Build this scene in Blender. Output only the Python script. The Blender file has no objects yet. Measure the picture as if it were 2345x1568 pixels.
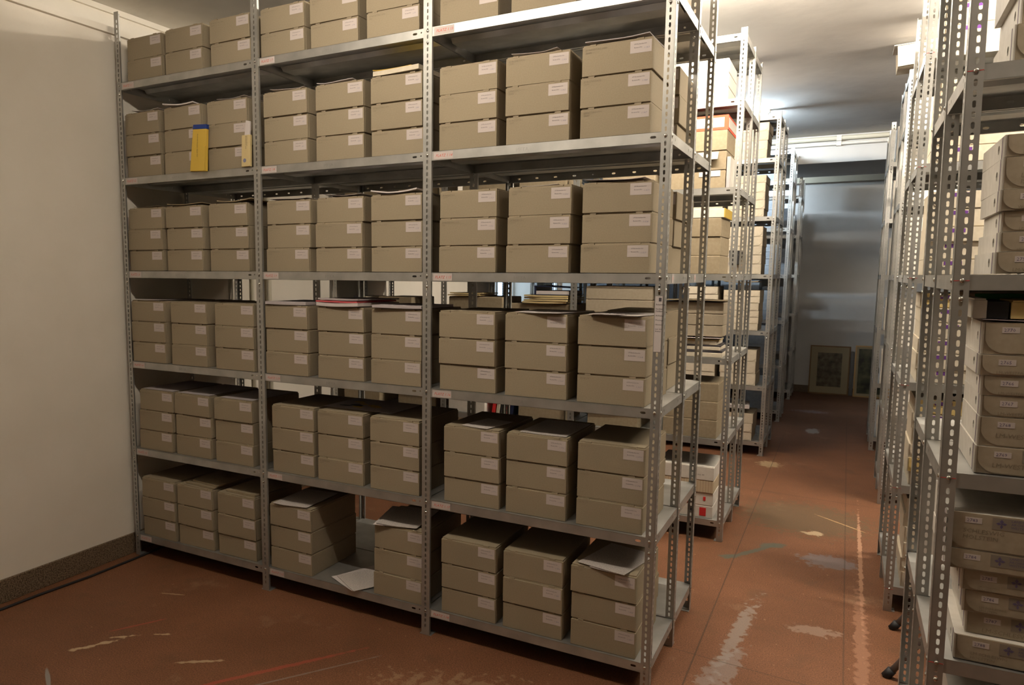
import bpy, bmesh, math, random
from mathutils import Vector, Matrix
random.seed(7)
SC = bpy.context.scene
COL = SC.collection
PI = math.pi

# ------------------------------------------------------------------ camera
cam_d = bpy.data.cameras.new('camera')
cam = bpy.data.objects.new('camera', cam_d)
COL.objects.link(cam)
SC.camera = cam
F_PX, PPX, PPY = 1688.5159, 993.8538, 816.6601
cam_d.sensor_fit = 'HORIZONTAL'
cam_d.sensor_width = 36.0
cam_d.lens = F_PX / 2345 * 36.0
cam_d.shift_x = (1172.5 - PPX) / 2345
cam_d.shift_y = (PPY - 784.0) / 2345
YAW, PIT, ROL = -0.5091, 0.1133, 0.0053
cp, sp, cy, sy = math.cos(PIT), math.sin(PIT), math.cos(YAW), math.sin(YAW)
FWD = Vector((sy * cp, cy * cp, -sp))
R0 = Vector((cy, -sy, 0))
U0 = R0.cross(FWD)
RT = math.cos(ROL) * R0 + math.sin(ROL) * U0
UP = -math.sin(ROL) * R0 + math.cos(ROL) * U0
cam.matrix_world = Matrix(((RT.x, UP.x, -FWD.x, 3.6189), (RT.y, UP.y, -FWD.y, -2.8599),
                           (RT.z, UP.z, -FWD.z, 1.6871), (0, 0, 0, 1)))
cam_d.clip_start = 0.05
cam_d.dof.use_dof = True
cam_d.dof.focus_distance = 2.9
cam_d.dof.aperture_fstop = 9.0

# ------------------------------------------------------------------ world, exposure
W = bpy.data.worlds.new('world')
SC.world = W
W.use_nodes = True
W.node_tree.nodes['Background'].inputs[0].default_value = (0.9, 0.8, 0.65, 1)
W.node_tree.nodes['Background'].inputs[1].default_value = 0.01
SC.view_settings.view_transform = 'Standard'
SC.view_settings.look = 'None'
SC.view_settings.gamma = 1.0
SC.view_settings.exposure = 0.0
SC.cycles.use_denoising = True
SC.cycles.max_bounces = 10
SC.cycles.diffuse_bounces = 6
SC.cycles.glossy_bounces = 4
SC.cycles.sample_clamp_indirect = 6.0
SC.cycles.caustics_reflective = False
SC.cycles.caustics_refractive = False
WARM = (1.0, 0.87, 0.70)
COOL = (0.72, 0.87, 1.0)
LAMP_AISLE, LAMP_FRONT, LAMP_FRONT_FILL, LAMP_RIGHT, LAMP_RIGHT_B, LAMP_FAR, LAMP_COOL, LAMP_BEAM, WINDOW = 470.0, 245.0, 95.0, 600.0, 700.0, 480.0, 560.0, 2600.0, 1.6

# ------------------------------------------------------------------ materials
def new_mat(name):
    m = bpy.data.materials.new(name)
    m.use_nodes = True
    nt = m.node_tree
    return m, nt, nt.nodes['Principled BSDF']

def N(nt, typ, **kw):
    n = nt.nodes.new(typ)
    for k, v in kw.items():
        if k in n.inputs.keys():
            n.inputs[k].default_value = v
        else:
            setattr(n, k, v)
    return n

def flat(name, col, rough=0.6, metal=0.0, spec=0.4):
    m, nt, b = new_mat(name)
    b.inputs['Base Color'].default_value = (*col, 1)
    b.inputs['Roughness'].default_value = rough
    b.inputs['Metallic'].default_value = metal
    b.inputs['Specular IOR Level'].default_value = spec
    return m

def mottled(name, c1, c2, scale, rough=0.7, detail=4.0, metal=0.0, bump=0.0, bscale=None, stretch=None, spec=0.35, lo=0.35, hi=0.65, per_object=0.0):
    m, nt, b = new_mat(name)
    tc = N(nt, 'ShaderNodeTexCoord')
    src = tc.outputs['Object']
    if stretch:
        mp = N(nt, 'ShaderNodeMapping')
        mp.inputs['Scale'].default_value = stretch
        nt.links.new(src, mp.inputs['Vector'])
        src = mp.outputs['Vector']
    no = N(nt, 'ShaderNodeTexNoise', Scale=scale, Detail=detail)
    nt.links.new(src, no.inputs['Vector'])
    r = N(nt, 'ShaderNodeValToRGB')
    r.color_ramp.elements[0].position = lo
    r.color_ramp.elements[1].position = hi
    r.color_ramp.elements[0].color = (*c1, 1)
    r.color_ramp.elements[1].color = (*c2, 1)
    nt.links.new(no.outputs['Fac'], r.inputs['Fac'])
    out = r.outputs['Color']
    if per_object:
        oi = N(nt, 'ShaderNodeObjectInfo')
        mr = N(nt, 'ShaderNodeMapRange')
        mr.inputs['To Min'].default_value = 1 - per_object
        mr.inputs['To Max'].default_value = 1 + per_object
        nt.links.new(oi.outputs['Random'], mr.inputs['Value'])
        mx = N(nt, 'ShaderNodeVectorMath', operation='SCALE')
        nt.links.new(out, mx.inputs[0])
        nt.links.new(mr.outputs['Result'], mx.inputs['Scale'])
        out = mx.outputs['Vector']
    nt.links.new(out, b.inputs['Base Color'])
    b.inputs['Roughness'].default_value = rough
    b.inputs['Metallic'].default_value = metal
    b.inputs['Specular IOR Level'].default_value = spec
    if bump:
        n2 = N(nt, 'ShaderNodeTexNoise', Scale=bscale or scale * 3, Detail=5.0)
        nt.links.new(src, n2.inputs['Vector'])
        bp = N(nt, 'ShaderNodeBump', Strength=bump, Distance=0.01)
        nt.links.new(n2.outputs['Fac'], bp.inputs['Height'])
        nt.links.new(bp.outputs['Normal'], b.inputs['Normal'])
    return m

def emitter(name, col, strength):
    m, nt, b = new_mat(name)
    b.inputs['Base Color'].default_value = (*col, 1)
    b.inputs['Emission Color'].default_value = (*col, 1)
    b.inputs['Emission Strength'].default_value = strength
    return m

def striped(name, base, line, freq, axis='X', width=0.08, rough=0.6):
    m, nt, b = new_mat(name)
    tc = N(nt, 'ShaderNodeTexCoord')
    sep = N(nt, 'ShaderNodeSeparateXYZ')
    nt.links.new(tc.outputs['Object'], sep.inputs[0])
    mu = N(nt, 'ShaderNodeMath', operation='MULTIPLY')
    mu.inputs[1].default_value = freq
    nt.links.new(sep.outputs[axis], mu.inputs[0])
    fr = N(nt, 'ShaderNodeMath', operation='FRACT')
    nt.links.new(mu.outputs[0], fr.inputs[0])
    lt = N(nt, 'ShaderNodeMath', operation='LESS_THAN')
    lt.inputs[1].default_value = width
    nt.links.new(fr.outputs[0], lt.inputs[0])
    mx = N(nt, 'ShaderNodeMix', data_type='RGBA')
    nt.links.new(lt.outputs[0], mx.inputs['Factor'])
    mx.inputs[6].default_value = (*base, 1)
    mx.inputs[7].default_value = (*line, 1)
    nt.links.new(mx.outputs[2], b.inputs['Base Color'])
    b.inputs['Roughness'].default_value = rough
    return m

M = {}
M['steel'] = mottled('galvanized_steel', (0.40, 0.40, 0.385), (0.54, 0.54, 0.52), 9.0, rough=0.47, metal=0.8, detail=6.0, spec=0.5, lo=0.3, hi=0.7)
M['bolt'] = flat('bolt_zinc', (0.75, 0.74, 0.70), 0.22, 1.0)
M['board'] = mottled('beige_archive_board', (0.292, 0.242, 0.168), (0.318, 0.265, 0.187), 190.0, rough=0.85, stretch=(1, 1, 0.6), spec=0.2, per_object=0.04)
M['board_edge'] = mottled('beige_board_panel', (0.300, 0.250, 0.174), (0.326, 0.274, 0.194), 200.0, rough=0.85, spec=0.2, per_object=0.04)
M['kraft'] = mottled('brown_cardboard', (0.30, 0.243, 0.162), (0.345, 0.285, 0.195), 50.0, rough=0.85, spec=0.2, per_object=0.06)
M['greyboard'] = mottled('grey_brown_board', (0.34, 0.287, 0.212), (0.375, 0.318, 0.238), 60.0, rough=0.85, spec=0.2, per_object=0.05)
M['cream'] = mottled('cream_board', (0.63, 0.56, 0.44), (0.69, 0.62, 0.50), 40.0, rough=0.8, spec=0.2, per_object=0.06)
M['white_board'] = mottled('white_board', (0.70, 0.67, 0.61), (0.76, 0.73, 0.67), 30.0, rough=0.7, spec=0.25, per_object=0.04)
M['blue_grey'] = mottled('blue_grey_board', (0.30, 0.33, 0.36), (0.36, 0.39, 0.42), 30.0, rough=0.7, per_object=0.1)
M['yellow_board'] = mottled('yellow_board', (0.62, 0.47, 0.19), (0.68, 0.52, 0.24), 30.0, rough=0.8, spec=0.2)
M['paper'] = flat('white_paper', (0.62, 0.57, 0.56), 0.8, spec=0.2)
M['card'] = flat('white_label_card', (0.56, 0.50, 0.48), 0.7, spec=0.2)
M['buff'] = flat('buff_folder_paper', (0.60, 0.48, 0.25), 0.8, spec=0.2)
M['pink'] = flat('pink_folder_paper', (0.55, 0.11, 0.12), 0.8, spec=0.2)
M['lilac'] = flat('lilac_folder_paper', (0.46, 0.42, 0.43), 0.8, spec=0.2)
M['ink'] = flat('printed_ink', (0.09, 0.08, 0.09), 0.8, spec=0.1)
M['pencil'] = flat('pencil_marks', (0.24, 0.20, 0.145), 0.8, spec=0.1)
M['red_ink'] = flat('red_handwriting', (0.65, 0.13, 0.09), 0.8, spec=0.1)
M['blue_ink'] = flat('blue_grey_handwriting', (0.22, 0.22, 0.32), 0.8, spec=0.1)
M['purple'] = flat('purple_print', (0.16, 0.06, 0.24), 0.7, spec=0.2)
M['violet_dim'] = flat('violet_print', (0.13, 0.105, 0.19), 0.8, spec=0.1)
M['grey_label'] = flat('grey_label', (0.24, 0.205, 0.165), 0.8, spec=0.2)
M['violet_label'] = flat('bright_violet_label', (0.15, 0.055, 0.27), 0.7, spec=0.2)
M['yellow'] = flat('yellow_cover', (0.66, 0.45, 0.07), 0.55)
M['blue'] = flat('blue_cover', (0.012, 0.04, 0.22), 0.5)
M['navy'] = flat('navy_binder', (0.012, 0.017, 0.05), 0.5)
M['black'] = flat('black_rubber_and_shade', (0.014, 0.014, 0.016), 0.6)
M['dark'] = flat('dark_folder_and_shade', (0.05, 0.045, 0.05), 0.6)
M['red'] = flat('red_print', (0.62, 0.03, 0.03), 0.6)
M['orange_red'] = flat('orange_red_rim', (0.75, 0.10, 0.045), 0.6)
M['green'] = flat('green_print', (0.05, 0.22, 0.07), 0.7)
M['tube'] = flat('grey_painted_tube', (0.16, 0.155, 0.155), 0.45)
M['pipe'] = flat('cream_pipe_paint', (0.66, 0.62, 0.50), 0.5)
M['frame'] = flat('brown_gilt_frame', (0.20, 0.115, 0.045), 0.4)
M['frame_gold'] = flat('gold_frame', (0.42, 0.27, 0.11), 0.35, 0.3)
M['matboard'] = flat('cream_matboard', (0.36, 0.30, 0.18), 0.5)
M['glassy'] = None
M['stripe_white'] = striped('white_ribbed_carton', (0.74, 0.70, 0.63), (0.58, 0.53, 0.45), 42.0)
M['stripe_cream'] = striped('cream_lined_carton', (0.62, 0.52, 0.36), (0.40, 0.25, 0.17), 60.0, width=0.12)
M['stripe_panel'] = striped('ruled_white_panel', (0.70, 0.66, 0.60), (0.50, 0.46, 0.42), 45.0)
M['picture'] = mottled('engraving_picture', (0.035, 0.028, 0.02), (0.20, 0.17, 0.11), 14.0, rough=0.3, detail=8.0, lo=0.3, hi=0.7)
M['picture_dark'] = mottled('dark_green_picture', (0.01, 0.012, 0.008), (0.13, 0.13, 0.07), 9.0, rough=0.3, detail=8.0, lo=0.35, hi=0.75)
M['skirting'] = mottled('speckled_terrazzo', (0.05, 0.032, 0.02), (0.21, 0.155, 0.10), 150.0, rough=0.6, detail=3.0, lo=0.36, hi=0.6, bump=0.3, bscale=80)
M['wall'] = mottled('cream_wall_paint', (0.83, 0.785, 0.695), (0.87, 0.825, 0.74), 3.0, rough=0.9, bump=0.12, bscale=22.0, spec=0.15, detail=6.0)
M['wall_far'] = flat('dull_brown_wall', (0.26, 0.23, 0.19), 0.9)  # dark colour on walls out of view, chosen to cut bounced light
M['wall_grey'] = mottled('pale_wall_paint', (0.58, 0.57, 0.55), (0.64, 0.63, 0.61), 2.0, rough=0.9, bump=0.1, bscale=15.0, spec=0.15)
M['ceil'] = mottled('mottled_ceiling_plaster', (0.64, 0.615, 0.58), (0.80, 0.775, 0.735), 1.6, rough=0.95, bump=0.2, bscale=14.0, spec=0.1, detail=9.0, lo=0.3, hi=0.6)
M['lamp_body'] = flat('white_lamp_housing', (0.75, 0.73, 0.68), 0.5)

def text_lines(name, base, ink, rows, dens):
    """Rows of tiny illegible writing on a sheet (object coordinates)."""
    m, nt, b = new_mat(name)
    tc = N(nt, 'ShaderNodeTexCoord')
    sep = N(nt, 'ShaderNodeSeparateXYZ')
    nt.links.new(tc.outputs['Object'], sep.inputs[0])
    mu = N(nt, 'ShaderNodeMath', operation='MULTIPLY')
    mu.inputs[1].default_value = rows
    nt.links.new(sep.outputs['Y'], mu.inputs[0])
    fr = N(nt, 'ShaderNodeMath', operation='FRACT')
    nt.links.new(mu.outputs[0], fr.inputs[0])
    lt = N(nt, 'ShaderNodeMath', operation='LESS_THAN')
    lt.inputs[1].default_value = 0.45
    nt.links.new(fr.outputs[0], lt.inputs[0])
    mp = N(nt, 'ShaderNodeMapping')
    mp.inputs['Scale'].default_value = (dens, rows, 1)
    nt.links.new(tc.outputs['Object'], mp.inputs['Vector'])
    no = N(nt, 'ShaderNodeTexNoise', Scale=1.0, Detail=3.0)
    nt.links.new(mp.outputs['Vector'], no.inputs['Vector'])
    gt = N(nt, 'ShaderNodeMath', operation='GREATER_THAN')
    gt.inputs[1].default_value = 0.47
    nt.links.new(no.outputs['Fac'], gt.inputs[0])
    an = N(nt, 'ShaderNodeMath', operation='MULTIPLY')
    nt.links.new(lt.outputs[0], an.inputs[0])
    nt.links.new(gt.outputs[0], an.inputs[1])
    s = N(nt, 'ShaderNodeMath', operation='MULTIPLY')
    s.inputs[1].default_value = 0.55
    nt.links.new(an.outputs[0], s.inputs[0])
    mx = N(nt, 'ShaderNodeMix', data_type='RGBA')
    nt.links.new(s.outputs[0], mx.inputs['Factor'])
    mx.inputs[6].default_value = (*base, 1)
    mx.inputs[7].default_value = (*ink, 1)
    nt.links.new(mx.outputs[2], b.inputs['Base Color'])
    b.inputs['Roughness'].default_value = 0.8
    return m
M['sheet'] = text_lines('handwritten_sheet', (0.60, 0.55, 0.52), (0.20, 0.18, 0.18), 130.0, 260.0)

def floor_material():
    m, nt, b = new_mat('worn_red_screed')
    L = nt.links
    tc = N(nt, 'ShaderNodeTexCoord')
    P = tc.outputs['Object']
    def noise(scale, detail=4.0, rough=0.5, src=P):
        n = N(nt, 'ShaderNodeTexNoise', Scale=scale, Detail=detail, Roughness=rough)
        L.new(src, n.inputs['Vector'])
        return n.outputs['Fac']
    def ramp(v, a, b_, ca, cb):
        r = N(nt, 'ShaderNodeValToRGB')
        r.color_ramp.elements[0].position = a
        r.color_ramp.elements[1].position = b_
        r.color_ramp.elements[0].color = (*ca, 1)
        r.color_ramp.elements[1].color = (*cb, 1)
        L.new(v, r.inputs['Fac'])
        return r.outputs['Color']
    def mix(fac, A, B, mode='MIX'):
        x = N(nt, 'ShaderNodeMix', data_type='RGBA', blend_type=mode)
        if isinstance(fac, float):
            x.inputs['Factor'].default_value = fac
        else:
            L.new(fac, x.inputs['Factor'])
        for i, v in ((6, A), (7, B)):
            if isinstance(v, tuple):
                x.inputs[i].default_value = (*v, 1)
            else:
                L.new(v, x.inputs[i])
        return x.outputs[2]
    def math2(op, a, b_):
        n = N(nt, 'ShaderNodeMath', operation=op)
        for i, v in ((0, a), (1, b_)):
            if isinstance(v, float):
                n.inputs[i].default_value = v
            else:
                L.new(v, n.inputs[i])
        return n.outputs[0]
    col = ramp(noise(1.3, 6.0, 0.6), 0.3, 0.7, (0.138, 0.062, 0.031), (0.212, 0.096, 0.051))
    grain = ramp(noise(170.0, 3.0, 0.7), 0.35, 0.65, (0.55, 0.55, 0.55), (1.35, 1.30, 1.25))
    col = mix(1.0, col, grain, 'MULTIPLY')
    speck = ramp(noise(38.0, 2.0), 0.735, 0.76, (0, 0, 0), (1, 1, 1))
    col = mix(math2('MULTIPLY', speck, 0.6), col, (0.50, 0.33, 0.20))
    dk = ramp(noise(5.0, 5.0), 0.58, 0.72, (0, 0, 0), (1, 1, 1))
    col = mix(math2('MULTIPLY', dk, 0.35), col, (0.095, 0.055, 0.03))
    sc = ramp(noise(2.2, 9.0, 0.72), 0.60, 0.70, (0, 0, 0), (1, 1, 1))
    col = mix(math2('MULTIPLY', sc, 0.30), col, (0.36, 0.235, 0.15))
    wob = N(nt, 'ShaderNodeTexNoise', Scale=26.0, Detail=6.0)
    L.new(P, wob.inputs['Vector'])
    def mark(x, y, ang, lx, ly, c, s, fuzz=0.9):
        mp = N(nt, 'ShaderNodeMapping', vector_type='TEXTURE')
        mp.inputs['Location'].default_value = (x, y, 0)
        mp.inputs['Rotation'].default_value = (0, 0, math.radians(ang))
        mp.inputs['Scale'].default_value = (lx, ly, 1)
        L.new(P, mp.inputs['Vector'])
        ln = N(nt, 'ShaderNodeVectorMath', operation='LENGTH')
        L.new(mp.outputs[0], ln.inputs[0])
        v = math2('ADD', ln.outputs['Value'], math2('MULTIPLY', math2('SUBTRACT', wob.outputs['Fac'], 0.5), fuzz * 2))
        r = N(nt, 'ShaderNodeMapRange', clamp=True)
        r.inputs['From Min'].default_value = 1.05
        r.inputs['From Max'].default_value = 0.75
        L.new(v, r.inputs['Value'])
        return mix(math2('MULTIPLY', r.outputs['Result'], s), nonlocal_col[0], c)
    nonlocal_col = [col]
    for a in MARKS:
        nonlocal_col[0] = mark(*a)
    col = nonlocal_col[0]
    L.new(col, b.inputs['Base Color'])
    b.inputs['Roughness'].default_value = 0.55
    b.inputs['Specular IOR Level'].default_value = 0.28
    bp = N(nt, 'ShaderNodeBump', Strength=0.12, Distance=0.004)
    L.new(noise(120.0, 4.0), bp.inputs['Height'])
    L.new(bp.outputs['Normal'], b.inputs['Normal'])
    return m
CR, GY, RD, GN, DK = (0.55, 0.42, 0.27), (0.26, 0.25, 0.24), (0.42, 0.075, 0.05), (0.085, 0.095, 0.075), (0.05, 0.03, 0.02)
MARKS = [  # x, y, angle, half length, half width, colour, strength, fuzz
    (0.81, -1.11, 150, 0.10, 0.010, GY, 0.9, 0.2), (0.744, -0.60, 60, 0.14, 0.008, RD, 0.55, 0.4),
    (0.72, -0.85, 60, 0.12, 0.013, CR, 0.8, 1.6), (0.77, -0.72, 40, 0.06, 0.010, CR, 0.8, 1.6),
    (0.90, -0.62, 30, 0.05, 0.008, CR, 0.8, 1.6), (0.62, -0.28, 20, 0.08, 0.006, CR, 0.6, 1.2),
    (1.55, -0.62, 55, 0.45, 0.014, RD, 0.5, 0.7), (1.62, -0.68, 55, 0.55, 0.006, GY, 0.5, 0.7), (1.25, -0.70, 35, 0.10, 0.010, CR, 0.6, 1.4),
    (2.55, -0.35, 10, 0.50, 0.16, CR, 0.22, 1.6), (2.2, -0.55, 60, 0.10, 0.012, CR, 0.7, 1.4),
    (3.20, 1.90, 58, 0.24, 0.022, GN, 0.85, 0.7), (3.305, 2.08, 30, 0.09, 0.045, GN, 0.85, 0.6), (3.09, 1.75, 30, 0.07, 0.03, GN, 0.85, 0.6),
    (3.45, 2.75, 10, 0.42, 0.40, (0.10, 0.085, 0.05), 0.55, 0.9), (3.62, 1.95, 0, 0.16, 0.12, (0.20, 0.19, 0.20), 0.6, 1.0),
    (3.52, 2.45, 20, 0.06, 0.05, CR, 0.7, 1.2), (3.78, 2.1, 90, 1.1, 0.012, (0.48, 0.27, 0.17), 0.75, 1.1), (3.77, 0.9, 90, 0.8, 0.03, (0.38, 0.20, 0.13), 0.5, 1.3),
    (3.68, 2.75, -40, 0.22, 0.008, (0.55, 0.36, 0.18), 0.7, 0.5), (3.26, 0.75, 85, 0.42, 0.035, (0.30, 0.26, 0.23), 0.6, 1.5), (3.24, 0.35, 80, 0.25, 0.06, (0.28, 0.24, 0.22), 0.5, 1.5),
    (3.58, 0.95, 10, 0.12, 0.05, (0.33, 0.24, 0.19), 0.5, 1.5), (3.375, 6.02, 0, 0.07, 0.16, (0.5, 0.47, 0.44), 0.7, 0.8), (3.10, 4.25, 0, 0.10, 0.12, (0.50, 0.38, 0.22), 0.6, 1.0),
    (3.12, 0.5, 90, 6.0, 0.004, DK, 0.7, 0.5), (3.70, 2.0, 90, 6.0, 0.004, DK, 0.5, 0.5), (2.2, -0.55, 24, 2.2, 0.004, DK, 0.5, 0.6),
    (3.4, 0.42, -4, 0.6, 0.004, DK, 0.5, 0.6), (3.45, 3.3, -4, 0.6, 0.008, DK, 0.4, 0.6), (3.3, 7.3, 0, 0.2, 0.10, (0.35, 0.33, 0.36), 0.35, 1.2),
]
M['floor'] = floor_material()

# ------------------------------------------------------------------ mesh helpers
class MB:
    def __init__(self):
        self.v, self.f, self.k = [], [], {}
    def p(self, x, y, z):
        key = (round(x, 5), round(y, 5), round(z, 5))
        i = self.k.get(key)
        if i is None:
            i = self.k[key] = len(self.v)
            self.v.append((x, y, z))
        return i
    def face(self, pts):
        idx = []
        for q in pts:
            i = self.p(*q)
            if i not in idx:
                idx.append(i)
        if len(idx) > 2:
            self.f.append(idx)
    def box(self, x0, x1, y0, y1, z0, z1):
        c = [(x, y, z) for z in (z0, z1) for y in (y0, y1) for x in (x0, x1)]
        for q in ((0, 2, 3, 1), (4, 5, 7, 6), (0, 1, 5, 4), (2, 6, 7, 3), (0, 4, 6, 2), (1, 3, 7, 5)):
            self.face([c[i] for i in q])
        return self
    def extrude(self, outline, fn, h0, h1):
        """outline: list of (a, b), anticlockwise; fn(a, b, h) -> xyz."""
        n = len(outline)
        self.face([fn(a, b, h1) for a, b in outline])
        self.face([fn(a, b, h0) for a, b in reversed(outline)])
        for i in range(n):
            (a, b), (c, d) = outline[i], outline[(i + 1) % n]
            self.face([fn(a, b, h0), fn(c, d, h0), fn(c, d, h1), fn(a, b, h1)])
        return self
    def plate(self, length, width, slots, t, fn):
        """Perforated plate. slots: sorted (uc, vc, a, b); fn(u, v, w) -> xyz, w 0..t."""
        def quad(pts):
            self.face([fn(u, v, t) for u, v in pts])
            self.face([fn(u, v, 0) for u, v in reversed(pts)])
        if not slots:
            quad([(0, 0), (length, 0), (length, width), (0, width)])
            edges = [0, length]
        else:
            edges = [0.0]
            for s, e in zip(slots, slots[1:]):
                edges.append((s[0] + e[0]) / 2)
            edges.append(length)
            # keep cells compact: long cells are cut
            for i, (uc, vc, a, b) in enumerate(slots):
                u0, u1 = edges[i], edges[i + 1]
                if a >= b:
                    hp = [(a, 0), (a - .29 * b, .71 * b), (a - b, b), (-(a - b), b), (-a + .29 * b, .71 * b), (-a, 0),
                          (-a + .29 * b, -.71 * b), (-(a - b), -b), (a - b, -b), (a - .29 * b, -.71 * b)]
                    ou = [(u1, vc), (u1, width), (uc + a - b, width), (uc - a + b, width), (u0, width), (u0, vc), (u0, 0), (uc - a + b, 0), (uc + a - b, 0), (u1, 0)]
                else:
                    c = b - a
                    hp = [(a, c), (.71 * a, b - .29 * a), (0, b), (-.71 * a, b - .29 * a), (-a, c), (-a, -c), (-.71 * a, -b + .29 * a), (0, -b), (.71 * a, -b + .29 * a), (a, -c)]
                    ou = [(u1, vc + c), (u1, width), (uc, width), (u0, width), (u0, vc + c), (u0, vc - c), (u0, 0), (uc, 0), (u1, 0), (u1, vc - c)]
                hp = [(uc + x, vc + y) for x, y in hp]
                n = len(hp)
                for j in range(n):
                    k = (j + 1) % n
                    quad([ou[j], ou[k], hp[k], hp[j]])
                    self.face([fn(*hp[j], 0), fn(*hp[j], t), fn(*hp[k], t), fn(*hp[k], 0)])
        ring = [(0, 0), (length, 0), (length, width), (0, width)]
        for i in range(4):
            (a, b), (c, d) = ring[i], ring[(i + 1) % 4]
            self.face([fn(a, b, 0), fn(c, d, 0), fn(c, d, t), fn(a, b, t)])
        return self
    def tube(self, pts, r, n=10, cap=True):
        rings = []
        for i, P in enumerate(pts):
            P = Vector(P)
            a = Vector(pts[max(i - 1, 0)])
            b = Vector(pts[min(i + 1, len(pts) - 1)])
            d = (b - a).normalized()
            e = d.orthogonal().normalized() if abs(d.z) > 0.9 else Vector((0, 0, 1)).cross(d).normalized()
            g = d.cross(e)
            rr = r[i] if isinstance(r, (list, tuple)) else r
            rings.append([tuple(P + rr * (math.cos(2 * PI * k / n) * e + math.sin(2 * PI * k / n) * g)) for k in range(n)])
        for A, B in zip(rings, rings[1:]):
            for k in range(n):
                self.face([A[k], A[(k + 1) % n], B[(k + 1) % n], B[k]])
        if cap:
            self.face(list(reversed(rings[0])))
            self.face(rings[-1])
        return self
    def mesh(self, name, mat, smooth=False, bevel=0.0):
        me = bpy.data.meshes.new(name)
        me.from_pydata(self.v, [], self.f)
        bm = bmesh.new()
        bm.from_mesh(me)
        bmesh.ops.recalc_face_normals(bm, faces=bm.faces)
        if bevel:
            bmesh.ops.bevel(bm, geom=list(bm.edges), offset=bevel, segments=1, affect='EDGES', clamp_overlap=True)
        bm.to_mesh(me)
        bm.free()
        me.materials.append(M[mat])
        if smooth:
            for q in me.polygons:
                q.use_smooth = True
        return me

def block(name, mat, x0, x1, y0, y1, z0, z1, bevel=0.0):
    return MB().box(x0, x1, y0, y1, z0, z1).mesh(name, mat, bevel=bevel)

_text = {}
def text_mesh(body, size, mat, shear=0.0, extrude=0.0, align='LEFT', spacing=1.0, key=None):
    k = (body, size, mat, shear, extrude, align)
    if k in _text:
        return _text[k]
    cu = bpy.data.curves.new('lettering', 'FONT')
    cu.body, cu.size, cu.shear, cu.extrude = body, size, shear, extrude
    cu.resolution_u = 1
    cu.align_x = align
    cu.space_character = spacing
    o = bpy.data.objects.new('lettering', cu)
    COL.objects.link(o)
    bpy.context.view_layer.update()
    me = bpy.data.meshes.new_from_object(o.evaluated_get(bpy.context.evaluated_depsgraph_get()))
    bpy.data.objects.remove(o)
    bpy.data.curves.remove(cu)
    me.materials.clear()
    me.materials.append(M[mat])
    _text[k] = me
    return me

def thing(name, label, cat, loc=(0, 0, 0), rotz=0.0, group=None):
    o = bpy.data.objects.new(name, None)
    o.empty_display_size = 0.05
    COL.objects.link(o)
    o.location = loc
    o.rotation_euler = (0, 0, rotz)
    o['label'] = label
    o['category'] = cat
    if group:
        o['group'] = group
    return o

def part(name, me, parent, loc=(0, 0, 0), rot=None, label=None, scale=None):
    o = bpy.data.objects.new(name, me)
    COL.objects.link(o)
    o.parent = parent
    o.location = loc
    if rot:
        o.rotation_euler = rot
    if scale:
        o.scale = scale
    if label:
        o['label'] = label
    return o

def solo(name, me, label, cat, loc=(0, 0, 0), rot=(0, 0, 0), group=None):
    o = bpy.data.objects.new(name, me)
    COL.objects.link(o)
    o.location = loc
    o.rotation_euler = rot
    o['label'] = label
    o['category'] = cat
    if group:
        o['group'] = group
    return o

def struct(name, me, loc=(0, 0, 0), parent=None):
    o = bpy.data.objects.new(name, me)
    COL.objects.link(o)
    o.location = loc
    o['kind'] = 'structure'
    if parent:
        o.parent = parent
    return o

def copy_thing(root, loc, rotz, label):
    r = root.copy()
    COL.objects.link(r)
    r.location, r.rotation_euler, r['label'] = loc, (0, 0, rotz), label
    for ch in list(root.children):
        c = ch.copy()
        COL.objects.link(c)
        c.parent = r
        for g in ch.children:
            d = g.copy()
            COL.objects.link(d)
            d.parent = c
    return r

# ------------------------------------------------------------------ the room
XL, XR, YB, YF, ZC = -0.06, 6.9, 9.0, -4.6, 3.30
struct('floor', block('floor', 'floor', -0.6, XR + 0.1, YF - 0.1, YB + 0.1, -0.1, 0.0))
struct('ceiling', block('ceiling', 'ceil', -0.8, XR + 0.2, YF - 0.2, YB + 0.2, ZC, ZC + 0.1))
WIN = [(5.22, 6.34), (7.15, 8.05)]          # window beyond third rack; unseen second one added to light the back wall
WZ0, WZ1 = 1.05, 2.75
lw = MB()
ys = [YF - 0.1] + [v for w in WIN for v in w] + [YB + 0.1]
for i in range(0, len(ys), 2):
    lw.box(XL - 0.34, XL, ys[i], ys[i + 1], -0.05, 3.0)
for a, b in WIN:
    lw.box(XL - 0.34, XL, a, b, -0.05, WZ0)
    lw.box(XL - 0.34, XL, a, b, WZ1, 3.0)
struct('wall_left', lw.mesh('wall_left', 'wall'))
struct('wall_left_upper', block('wall_left_upper', 'wall', -0.75, -0.46, YF - 0.1, YB + 0.1, 2.9, ZC + 0.05))
struct('trim_1', MB().box(XL - 0.40, XL + 0.022, YF, YB, 3.0, 3.035).mesh('trim_1', 'wall'))
struct('trim_2', MB().box(-0.46, -0.44, YF, YB, ZC - 0.035, ZC - 0.001).mesh('trim_2', 'wall'))
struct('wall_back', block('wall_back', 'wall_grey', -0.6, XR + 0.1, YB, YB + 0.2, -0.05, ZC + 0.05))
struct('trim_3', MB().box(XL, XR, YB - 0.05, YB, 2.97, 3.09).mesh('trim_3', 'pipe'))
struct('wall_right', block('wall_right', 'wall_far', XR, XR + 0.2, YF - 0.1, YB + 0.1, -0.05, ZC + 0.05))
struct('wall_front', block('wall_front', 'wall_far', -0.6, XR + 0.1, YF - 0.2, YF, -0.05, ZC + 0.05))
struct('ceiling_beam', block('ceiling_beam', 'wall_grey', XL, XR, 7.08, 8.45, 2.99, ZC))
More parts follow.
